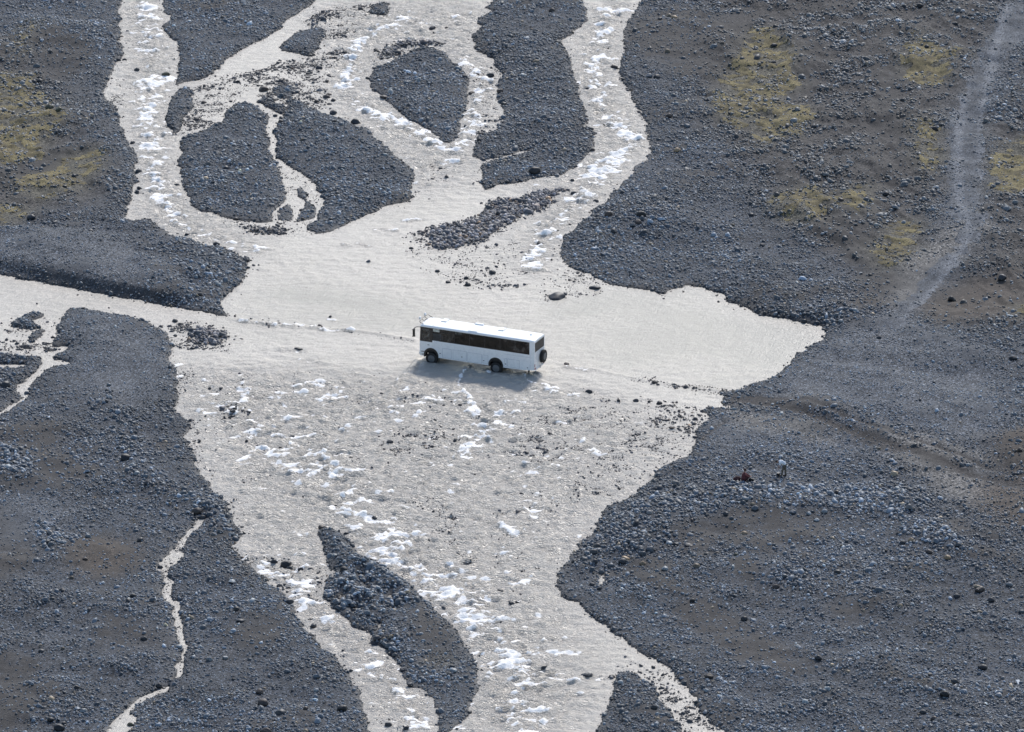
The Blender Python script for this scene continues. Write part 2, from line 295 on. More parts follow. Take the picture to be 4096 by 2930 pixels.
MOSSB = [[(3640,200),(3680,190),(3720,290),(3790,300),(3700,350),(3640,310)],[(3560,940),(3640,920),(3660,980),(3600,1010)],[(4000,640),(4300,620),(4300,780),(3990,780)],[(3130,450),(3230,430),(3230,490),(3110,540)],[(-100,600),(120,570),(150,640),(-100,670)],[(3000,100),(3050,130),(3090,220),(3020,280),(2930,340),(3020,200)],[(2910,500),(2980,500),(2940,540)]]
RIDGE = [[(2240,2290),(2330,2180),(2420,2080),(2640,2010),(2900,1958),(3120,1948),(3300,1950),(3500,1950),(3700,1970),(3730,2040),(3640,2090),(3850,2200),(3870,2250),(3740,2225),(3590,2170),(3550,2080),(3300,2060),(3150,2040),(2960,2030),(2880,2080),(2700,2130),(2650,2190),(2560,2230),(2440,2250),(2400,2290)],
 [(415,1560),(455,1560),(500,1650),(530,1760),(580,1850),(660,1920),(740,1970),(850,2010),(930,2060),(985,2150),(950,2170),(880,2120),(800,2060),(700,2020),(590,1950),(510,1870),(470,1760),(430,1660)],
 [(1271,2140),(1300,2200),(1320,2290),(1290,2376),(1330,2440),(1460,2510),(1520,2440),(1700,2420),(1650,2347),(1542,2273),(1453,2238),(1400,2160),(1340,2120),(1290,2112)],
 [(1709,913),(1709,981),(1813,991),(1936,967),(2030,898),(2222,809),(2276,765),(2138,765),(1965,804),(1936,868)],[(0,1800),(60,1800),(140,1870),(120,1930),(0,1930)],[(150,2060),(250,2120),(280,2200),(180,2230),(120,2150)],
 [(749,1331),(813,1317),(887,1331),(901,1356),(877,1376),(828,1383),(768,1366)],[(3050,2270),(3150,2270),(3230,2340),(3200,2370),(3080,2340)],[(1517,236),(1616,163),(1764,172),(1778,190),(1581,222)],[(1750,2700),(1850,2670),(1900,2720),(1820,2760),(1680,2750),(1620,2700),(1540,2590),(1520,2540),(1560,2540),(1620,2640)],
 [(2980,1270),(3180,1260),(3400,1260),(3440,1290),(3330,1330),(3250,1300),(3120,1290)]]
COBBLE = [[(730,600),(1000,560),(1050,700),(1130,800),(1000,880),(800,830)],[(1130,480),(1400,520),(1640,690),(1620,790),(1300,920),(1260,880),(1280,700),(1120,600)],ISLANDS['teardrop'],[(2000,100),(2200,170),(2300,500),(2340,600),(2200,690),(1940,730),(1930,560),(2020,450)],[(2560,1880),(2900,1800),(3100,1760),(3400,1820),(3500,1930),(2900,1950),(2600,2050),(2420,2080)],[(560,900),(900,1010),(980,1060),(880,1210),(760,1150),(640,1000)],[(2450,820),(2700,800),(3000,1000),(2900,1140),(2400,1060),(2260,1000)]]
nz = fbm(GX, GY, 9, 4, 1); nz2 = fbm(GX, GY, 3, 3, 4); nz3 = fbm(GX, GY, 1.1, 3, 5)
earth = blur(region(EARTH, 1.2), 2.2)
sand = np.clip(blur(region(SAND, .9), 1.2) * 1.15 + smooth(nz * .55 + nz2 * .45, .55, .68) * .6, 0, 1)
smoothg = blur(region(SMOOTHG, .9), 1.8); track = blur(region(TRACK, .5), 1.0); wheels = np.clip(.85 * blur(region(WHEELS, .3), .6) + .9 * strokes([(q, 13, 1) for q in RUTS[2:]]), 0, 1)
brown = blur(region(BROWN, .8), 1.2); mossr = blur(region(MOSS, .8), 1.3); mossb = blur(region(MOSSB, .5), .9)
ridge = blur(region(RIDGE, .4), .8); cobble = blur(region(COBBLE, .8), 1.5)
pale = blur(region(PALE, .6), 1.0)
sand = np.clip(sand * (.55 + .9 * smooth(nz3 * .5 + nz2 * .5, .35, .6)), 0, 1) * (1 - .9 * ridge) * (1 - .6 * cobble)
moss = np.clip(mossr * smooth(nz3 * .5 + nz2 * .3 + nz * .2, .38, .54) * .9 + mossb * smooth(nz3, .3, .55), 0, 1)

# heights: banks, bars and beds
bank = .16 + .5 * smooth(fbm(GX, GY, 16, 3, 6), .35, .7)
land = .05 + bank * (1 - np.exp(-DL / 1.3)) + smooth(DL, 0, 5) * ((nz - .5) * 1.5 + (nz2 - .5) * .35) + (nz3 - .5) * .07 * smooth(DL, 0, .6)
gul = fbm(GX * 1.2 + GY * .25, GY * .5, 5.5, 4, 2)
land += earth * ((1 - np.abs(2 * gul - 1)) - .75) * 1.1 * smooth(DL, 1, 5)
land += .45 * blur(ridge, .8) * smooth(DL, .2, 2.0) + .12 * cobble * smooth(DL, 0, 1.5)
pen = blur(region([[(-400,960),(0,930),(300,950),(560,1030),(700,1130),(800,1215),(700,1222),(490,1185),(246,1132),(0,1078),(-400,990)]], .1), .5)
land += .55 * pen * smooth(DL, .15, 1.3)                       # the steep cut along the narrow channel
land -= .22 * blur(wheels, .3) * smooth(DL, .3, 2) + .12 * blur(region(TRACK[:1], 0), .8)
lip = blur(region([[(3080,700),(3150,720),(3260,860),(3300,950),(3220,950),(3150,860)],[(2560,1880),(2744,1840),(2800,1770),(2840,1700),(2900,1720),(2870,1800),(2760,1880),(2620,1930)]], .3), .7)
land += .4 * lip + .8 * blur(region([[(3990,1790),(4096,1740),(4400,1740),(4400,1900),(4096,1890),(4020,1870)]], .3), 1.2)
land = np.maximum(land, .04)
bed = -.06 - .4 * (1 - np.exp(-DW / .9))
BX, BY, BA = -8.658, 2.537, 0.41077                            # the bus: nearside front corner line
bc, bs = math.cos(BA), math.sin(BA)
lx = (GX - BX) * bc - (GY - BY) * bs; ly = (GX - BX) * bs + (GY - BY) * bc
ford = smooth(4 - np.abs(ly), 0, 2) * smooth(lx, -4, -1) * smooth(18 - lx, 0, 3)
bed = bed * (1 - .7 * blur(region([ISLANDS[q] for q in LOOSE], .3), .8))
bed = bed * (1 - ford) + -.19 * ford
HGT = np.where(wet, bed, land).astype(np.float32)

def height(x, y):
    i = np.clip((np.asarray(x) + 66) / .165, 0, len(XF) - 1.001); j = np.clip((np.asarray(y) + 99) / .24, 0, len(YF) - 1.001)
    a = i.astype(int); b = j.astype(int); u = i - a; v = j - b
    return (HGT[b, a] * (1 - u) + HGT[b, a + 1] * u) * (1 - v) + (HGT[b + 1, a] * (1 - u) + HGT[b + 1, a + 1] * u) * v
def cell(arr, x, y):
    return arr[np.clip(((y + 99) / .24 + .5).astype(int), 0, len(YF) - 1), np.clip(((x + 66) / .165 + .5).astype(int), 0, len(XF) - 1)]
def full(a): return np.pad(a, ((NOY, NO), (NO, NO)), mode='edge')
FX, FY = np.meshgrid(XS, YS)
def grid_faces(ny, nx, keep=None):
    idx = np.arange(ny * nx).reshape(ny, nx)
    f = np.stack([idx[:-1, :-1], idx[:-1, 1:], idx[1:, 1:], idx[1:, :-1]], -1)
    return f.reshape(-1, 4) if keep is None else f[keep]
def compact(co, f):
    used = np.unique(f); m = np.full(len(co), -1, np.int64); m[used] = np.arange(len(used))
    return co[used], m[f], used

# ------------------------------------------------------------------ ground
k = NT("gravel_ground"); p = k.pos()
vo = k.n("TexVoronoi"); k.l(p, vo.inputs["Vector"]); vo.inputs["Scale"].default_value = 7.5; vo.inputs["Randomness"].default_value = 1
vo2 = k.n("TexVoronoi"); k.l(p, vo2.inputs["Vector"]); vo2.inputs["Scale"].default_value = 15
peb = k.n("SeparateColor"); k.l(vo.outputs["Color"], peb.inputs[0]); peb2 = k.n("SeparateColor"); k.l(vo2.outputs["Color"], peb2.inputs[0])
big = k.noise(p, .16, 5); mid = k.noise(p, .9, 4)
base = k.mix(k.ramp(big, .35, .65), (.033, .037, .044), (.044, .050, .060))
base = k.mix(k.ramp(mid, .45, .72, 0, .5), base, (.042, .038, .037))
base = k.mix(k.at("sand"), base, (.038, .035, .034))
base = k.mix(k.at("smoothg"), base, (.066, .071, .080))
base = k.mix(k.at("track"), base, (.092, .098, .108))
base = k.mix(k.at("earth"), base, (.036, .0325, .031))
base = k.mix(k.at("pale"), base, (.104, .098, .092))
base = k.mix(k.at("brown"), base, (.055, .044, .036))
base = k.mix(k.at("wheels"), base, (.029, .0255, .0245))
base = k.mix(k.at("mossr"), base, (.075, .068, .048))
st = k.math('POWER', peb.outputs[0], 3.0); sp = k.math('MULTIPLY_ADD', st, 2.3, .55)
sp2 = k.math('MULTIPLY_ADD', k.math('POWER', peb2.outputs[1], 4.0), 1.6, .75)
amt = k.math('SUBTRACT', 1.0, k.math('MULTIPLY', k.at("sand"), .72), clamp=True)
spk = k.n("Mix", data_type='FLOAT'); k.l(amt, spk.inputs[0]); spk.inputs[2].default_value = 1.0; k.l(k.math('MULTIPLY', sp, sp2), spk.inputs[3])
vm = k.n("VectorMath", operation='SCALE'); k.l(base, vm.inputs[0]); k.l(spk.outputs[0], vm.inputs["Scale"])
wetf = k.at("damp"); base = k.mix(wetf, vm.outputs[0], (.020, .020, .022))
k.set(Base_Color=base, Roughness=k.math('MULTIPLY_ADD', wetf, -.4, .92))
k.bump(k.math('ADD', k.math('MULTIPLY', vo.outputs["Distance"], -1.0), k.math('MULTIPLY', k.noise(p, 22, 3), .4)), .55, .05)
HF = full(HGT)
ground = raw_mesh("ground", np.stack([FX, FY, HF], -1).reshape(-1, 3), grid_faces(*FX.shape))
damp = np.where(wet, 1, np.exp(-DL / .42) * .92)
for nme, a in (("sand", sand), ("smoothg", smoothg), ("track", track), ("pale", pale), ("earth", earth), ("brown", brown), ("wheels", wheels), ("mossr", mossr * .8), ("damp", damp)): attr(ground, nme, full(a))
tag(link("ground", ground, k.m), kind='structure')

# ------------------------------------------------------------------ dirt track and moss, thin sheets lying on the ground
rut = np.clip(strokes([(q, 22, 1) for q in RUTS[:2]]) * (.3 + 1.3 * fbm(GX, GY, 2.2, 3, 1)), 0, 1)
def sheet(name, val, thr, lift, mat, **kw):
    c = (val[:-1, :-1] + val[1:, 1:] + val[:-1, 1:] + val[1:, :-1]) / 4 > thr
    c &= ~(wet[:-1, :-1] | wet[1:, 1:] | wet[:-1, 1:] | wet[1:, :-1])
    f = grid_faces(len(YF), len(XF), c)
    co = np.stack([GX, GY, HGT + lift], -1).reshape(-1, 3)
    co, f, u = compact(co, f)
    me = raw_mesh(name, co, f); attr(me, "rut", rut.ravel()[u])
    return tag(link(name, me, mat), **kw)
k = NT("track_gravel"); p = k.pos()
vo = k.n("TexVoronoi"); k.l(p, vo.inputs["Vector"]); vo.inputs["Scale"].default_value = 9
sc = k.n("SeparateColor"); k.l(vo.outputs["Color"], sc.inputs[0])
c = k.mix(k.ramp(k.noise(p, .35, 5), .35, .65), (.056, .060, .068), (.088, .094, .105)); c = k.mix(k.at("rut"), c, (.128, .134, .146))
vm = k.n("VectorMath", operation='SCALE'); k.l(c, vm.inputs[0]); k.l(k.math('MULTIPLY_ADD', k.math('POWER', sc.outputs[0], 3.0), 1.3, .7), vm.inputs["Scale"])
k.set(Base_Color=vm.outputs[0], Roughness=.95); k.bump(vo.outputs["Distance"], .4, .03)
tn = np.clip(track + (nz3 - .5) * .5 + (nz2 - .5) * .5, 0, 1)
sheet("dirt_track", tn * (track > .2), .50, .006, k.m, kind='structure')
k = NT("moss"); p = k.pos()
c = k.mix(k.ramp(k.noise(p, .5, 5), .38, .62), (.125, .102, .052), (.25, .205, .10))
c = k.mix(k.ramp(k.noise(p, 6, 4), .42, .62, 0, .75), c, (.055, .046, .030))
k.set(Base_Color=c, Roughness=1.0); k.bump(k.noise(p, 14, 4), .8, .06)
mfin = fbm(GX, GY, .45, 2, 3)
sheet("moss", moss * (.55 + .9 * mfin) + rng.normal(size=moss.shape) * .12, .46, .012 + .10 * smooth(mfin, .35, .7) * smooth(moss, .3, .8), k.m, label="ochre yellow moss patches growing between the stones of the dry gravel", cat="moss", kind='stuff')

# ------------------------------------------------------------------ water
FOAM = [([(575,-300),(575,0),(590,150),(610,300),(590,420),(600,560),(620,680),(640,760),(680,860),(760,930),(900,960),(1020,1000)],60,.62),([(560,75),(640,75)],22,.75),([(600,345),(650,320),(690,320)],26,.9),([(560,350),(640,390)],24,.8),([(600,545),(680,540)],20,.8),([(560,580),(650,590)],22,.85),([(680,845),(740,870)],18,.85),([(690,890),(720,910)],16,.8),([(860,950),(960,960)],20,.7),([(930,1005),(1000,1010)],14,.6),
 ([(1620,80),(1500,130),(1420,200),(1390,290),(1380,370),(1450,430),(1530,470),(1620,490),(1690,540),(1760,590)],40,.70),([(1480,120),(1450,180),(1410,240),(1390,290)],26,.95),([(1340,345),(1355,355)],14,.9),([(1430,440),(1500,455),(1580,475)],18,.85),([(1660,530),(1700,550)],18,.7),([(1880,60),(1780,72),(1820,70)],22,.75),
 ([(1840,240),(1900,300),(1930,340),(1900,460),(1890,520),(1870,560),(1830,600)],34,.62),([(1920,310),(1960,330)],18,.85),([(1900,370),(1960,365)],16,.8),([(1850,540),(1900,555)],22,.75),
 ([(2460,-300),(2460,0),(2450,50),(2400,110),(2420,200),(2360,290),(2370,340),(2420,440),(2450,500),(2540,570),(2440,650),(2390,690),(2330,790),(2250,860),(2200,920),(2160,980),(2140,1040),(2130,1080)],46,.60),([(2400,45),(2540,45)],18,.8),([(2380,205),(2450,205)],14,.8),([(2310,335),(2460,345)],20,.85),([(2350,300),(2400,300)],20,.8),([(2420,500),(2460,500)],20,.75),([(2500,570),(2570,560)],22,.8),([(2380,650),(2440,640)],20,.8),([(2370,680),(2480,690)],18,.75),([(2350,780),(2390,790)],18,.85),([(2260,800),(2320,800)],20,.75),([(2240,860),(2290,870)],18,.75),([(2150,900),(2260,895)],16,.7),([(2150,930),(2250,950)],18,.75),([(2130,1050),(2170,1060)],16,.8),([(2100,1080),(2200,1085)],16,.7),
 ([(1740,650),(1700,670),(1850,640)],24,.55),([(1660,735),(1720,745)],12,.8),([(1620,885),(1690,880)],13,.8),([(1500,920),(1590,925)],9,.7),([(1430,975),(1470,985)],14,.85),([(1370,980),(1400,985)],10,.7),([(2100,745),(2200,755)],18,.5),
 ([(960,1287),(1060,1297),(1100,1305)],9,1.0),([(1140,1302),(1250,1308),(1300,1325)],9,1.0),([(1310,1325),(1420,1325)],8,.85),([(1310,1280),(1340,1285)],7,.8),([(1120,1400),(1215,1410)],16,.7),([(1200,1440),(1280,1450)],14,.55),
 ([(700,1500),(1000,1560),(1400,1600),(1700,1600)],120,.24),([(900,1650),(1200,1850),(1400,2000)],130,.30),([(1030,1685),(1060,1720),(1020,1740)],12,.6),([(1060,1820),(1130,1800)],14,.8),([(1220,1545),(1295,1543)],7,.9),([(1380,1495),(1430,1500)],8,.7),
 ([(1880,1465),(1845,1500),(1832,1535),(1850,1562),(1872,1585)],6,1.15),([(1872,1580),(1880,1600),(1900,1640)],12,.9),([(2095,1500),(2105,1525)],7,.9),([(2110,1530),(2180,1545),(2220,1560)],13,.75),([(1990,1502),(2040,1518)],9,.8),([(1735,1462),(1770,1472)],6,.8),([(1690,1452),(1700,1468),(1740,1470)],6,1.0),([(1950,1490),(1975,1502),(2010,1502)],6,1.0),([(2140,1492),(2170,1500)],6,.7),([(1850,1630),(1950,1660),(2000,1680),(1950,1720),(1900,1770),(1850,1830)],44,.66),([(1960,1660),(2060,1650)],20,.75),([(1680,1600),(1760,1610)],12,.8),([(1850,1755),(1960,1765)],16,.8),([(1900,1700),(1980,1720)],20,.75),([(2000,1650),(2070,1650)],18,.7),([(1660,1530),(1560,1600)],9,.5),([(1670,1470),(1600,1520),(1560,1560)],6,.6),
 ([(2260,1470),(2400,1480)],12,.5),([(2300,1475),(2350,1485)],8,.7),([(2090,1560),(2300,1580)],30,.4),([(2300,1800),(2400,1810)],16,.6),([(2230,1930),(2245,1920)],14,.8),([(2520,1610),(2560,1620)],8,.6),
 ([(1330,2040),(1420,2060),(1500,2090),(1550,2090)],20,.75),([(1480,2085),(1550,2095)],22,.9),([(1600,2150),(1670,2140)],20,.75),([(1620,2170),(1640,2180)],14,.8),([(1480,2185),(1550,2195)],12,.7),([(1500,1980),(1570,1975)],14,.6),([(1650,1930),(1730,1945)],14,.6),([(1780,1975),(1860,1965)],16,.6),([(1900,2090),(1930,2100)],12,.6),
 ([(1500,2130),(1600,2230),(1720,2300),(1830,2400),(1900,2480),(1990,2600),(2080,2700),(2100,2850),(2050,3100)],110,.52),([(1690,2255),(1720,2250)],22,.85),([(1780,2265),(1800,2262)],14,.75),([(1700,2330),(1790,2310)],26,.6),([(1730,2375),(1770,2385)],22,.8),([(1840,2460),(1870,2440)],24,.75),([(1880,2320),(1960,2325)],18,.7),([(1850,2370),(1930,2375)],12,.75),([(2060,2340),(2110,2340)],18,.8),([(2200,2490),(2250,2490)],20,.8),([(2180,2565),(2290,2570)],18,.8),([(2230,2620),(2300,2620)],14,.75),([(1980,2600),(2100,2660)],40,.8),([(2000,2620),(2060,2680)],34,.9),([(2160,2695),(2220,2700)],20,.75),([(2290,2720),(2390,2710)],22,.8),([(2080,2670),(2130,2670)],12,.8),([(2260,2785),(2320,2780)],14,.6),([(1980,2770),(2140,2760)],40,.55),([(2000,2890),(2100,2900)],40,.75),([(1850,2910),(1950,2910)],24,.6),([(2140,2895),(2200,2890)],26,.6),([(2060,2840),(2100,2850)],18,.7),([(2560,2080),(2200,2200)],40,.3),([(2130,2050),(2190,2040)],12,.7),([(2010,2110),(2060,2140)],18,.75),
 ([(1000,2240),(1150,2330),(1220,2400),(1280,2460),(1370,2550),(1450,2600),(1550,2730),(1560,2750),(1640,2840),(1680,3000)],40,.5),([(1030,2250),(1060,2290)],24,.7),([(1180,2280),(1300,2270)],20,.75),([(1170,2340),(1230,2350)],26,.85),([(1170,2390),(1230,2420),(1200,2440)],24,.9),([(1340,2540),(1400,2550)],16,.75),([(1330,2575),(1420,2570)],9,.8),([(1500,2745),(1600,2750)],9,.8),([(1640,2840),(1700,2840)],14,.7),([(1650,2900),(1700,2900)],18,.65),([(1110,2370),(1130,2380)],10,.7),([(1290,2480),(1310,2500)],14,.6),([(1450,2595),(1480,2600)],14,.6)]
foam = strokes(FOAM)
CALM = [[(2150,1300),(2300,1200),(2450,1140),(2900,1170),(3310,1330),(3180,1460),(3000,1560),(2700,1530),(2350,1440),(2200,1400)],[(900,1180),(1100,1150),(1700,1230),(1650,1330),(1400,1300),(950,1270)]]
calm = np.clip(blur(region(CALM, 0), 3.5) * (.55 + .9 * smooth(fbm(GX * .5, GY, 7, 4, 2), .3, .7)), 0, 1)
LOWF = blur(region([[(690,1480),(1600,1520),(2300,1560),(2700,1720),(2500,1990),(2250,2300),(2400,2930),(1700,2930),(1400,2930),(900,2150)],[(480,0),(700,0),(700,600),(1000,1000),(600,900)],[(1280,0),(1980,0),(2000,600),(1700,800),(1400,500)],[(2300,0),(2560,0),(2600,600),(2300,1000),(2100,1100)]], 0), 4)
fn = fbm(GX * .62, GY * .9, .95, 4, 3, .62); fn2 = fbm(GX * .7, GY * 1.0, 4.5, 3, 5)
fint = np.clip(foam + .20 * LOWF * (1 - calm), 0, 1.2)
fn3 = fbm(GX * .5, GY, .46, 2, 6, .6)
foamv = smooth(fint * .85 + (fn - .5) * 1.7 + (fn3 - .5) * 1.5 + (fn2 - .5) * .6, .62, 1.10) * smooth(fint, .03, .25)
rough = np.clip(.25 + .75 * LOWF + fint * .8, 0, 1.4) * (1 - .72 * calm)
wv = (1 - np.abs(2 * fbm(GX * .55, GY, 1.5, 3, 1, .6) - 1)) ** 2.0 - .45
wv2 = fbm(GX * .6, GY, .8, 2, 6) - .5; wv3 = (1 - np.abs(2 * fbm(GX * .6, GY * 1.1, .75, 2, 3) - 1)) ** 3 - .3; wv4 = smooth(fbm(GX * .42, GY, .62, 2, 5), .5, .72) - .3
wz = (1.2 * rough * (.10 * wv + .10 * wv2 + .22 * wv3 + .10 * wv4) + .018 * (fbm(GX * .8, GY, .8, 2, 2) - .5) + .15 * foamv + .10 * np.clip(fint, 0, 1) * (fbm(GX, GY * .7, 2.6, 2, 7) - .5))
BOW = [([(1672,1452),(1650,1478),(1618,1520)],11,.22),([(1712,1462),(1690,1472)],8,.10),([(1985,1500),(2020,1512)],8,.10),([(1668,1445),(1640,1480),(1590,1540),(1540,1600)],9,.2),([(1672,1440),(1655,1478),(1640,1520)],9,.16),([(1860,1470),(1825,1515),(1810,1560)],12,.12),([(960,1283),(1100,1302),(1300,1318),(1420,1323),(1660,1362)],10,.14),([(2100,1490),(2150,1520),(2230,1550)],9,.12),([(2230,1455),(2420,1490),(2600,1525),(2890,1565)],9,.07)]
wz = wz + strokes(BOW)
wz *= smooth(DW, 0, .8); wz = np.where(ford > .5, np.minimum(wz, .24), wz)
keep = DL < .75
cel = keep[:-1, :-1] & keep[1:, 1:] & keep[:-1, 1:] & keep[1:, :-1]
co = np.stack([GX, GY, np.where(wet, wz, -.03)], -1).reshape(-1, 3)
co, f, u = compact(co, grid_faces(len(YF), len(XF), cel))
water = raw_mesh("water", co, f)
attr(water, "foam", fint.ravel()[u]); attr(water, "foamv", foamv.ravel()[u]); attr(water, "calm", calm.ravel()[u]); attr(water, "chop", rough.ravel()[u])
k = NT("silty_water"); p = k.pos(.75, 1, 1)
big = k.noise(k.pos(), .09, 4)
wc = k.mix(k.ramp(big, .35, .65), (.40, .362, .309), (.44, .398, .343))
wc = k.mix(k.math('MULTIPLY', k.at("chop"), .35, clamp=True), wc, (.60, .55, .49))
wc = k.mix(k.at("calm"), wc, (.30, .278, .238))
n1 = k.noise(p, 2.2, 5, .62); n2 = k.noise(p, 7.5, 3, .6)
rg = k.math('POWER', k.math('SUBTRACT', 1.0, k.math('ABSOLUTE', k.math('MULTIPLY_ADD', k.noise(k.pos(.62, 1.15, 1, .12), 3.6, 3, .6), 2.0, -1.0))), 5.0)
fm = k.math('ADD', k.at("foamv"), k.math('MULTIPLY', k.math('SUBTRACT', k.noise(k.pos(.5, 1, 1), 6.5, 4, .7), .5), k.math('MULTIPLY_ADD', k.at("foam"), 2.2, .25)))
fmask = k.ramp(fm, .22, .70)
c = k.mix(fmask, wc, (.95, .915, .87))
k.set(Base_Color=c, Roughness=k.math('MULTIPLY_ADD', fmask, .5, .36), IOR=1.36, Specular_IOR_Level=.5)
hh = k.math('ADD', k.math('ADD', k.math('MULTIPLY', n1, .70), k.math('MULTIPLY', n2, .20)), k.math('MULTIPLY', rg, .55))
bn = k.n("Bump"); k.l(hh, bn.inputs["Height"]); bn.inputs["Distance"].default_value = .30
k.l(k.math('MULTIPLY', k.math('MULTIPLY_ADD', k.at("chop"), .42, .22), k.math('MULTIPLY_ADD', fmask, -.7, 1.0)), bn.inputs["Strength"]); k.l(bn.outputs[0], k.b.inputs["Normal"])
tag(link("water", water, k.m), kind='structure')

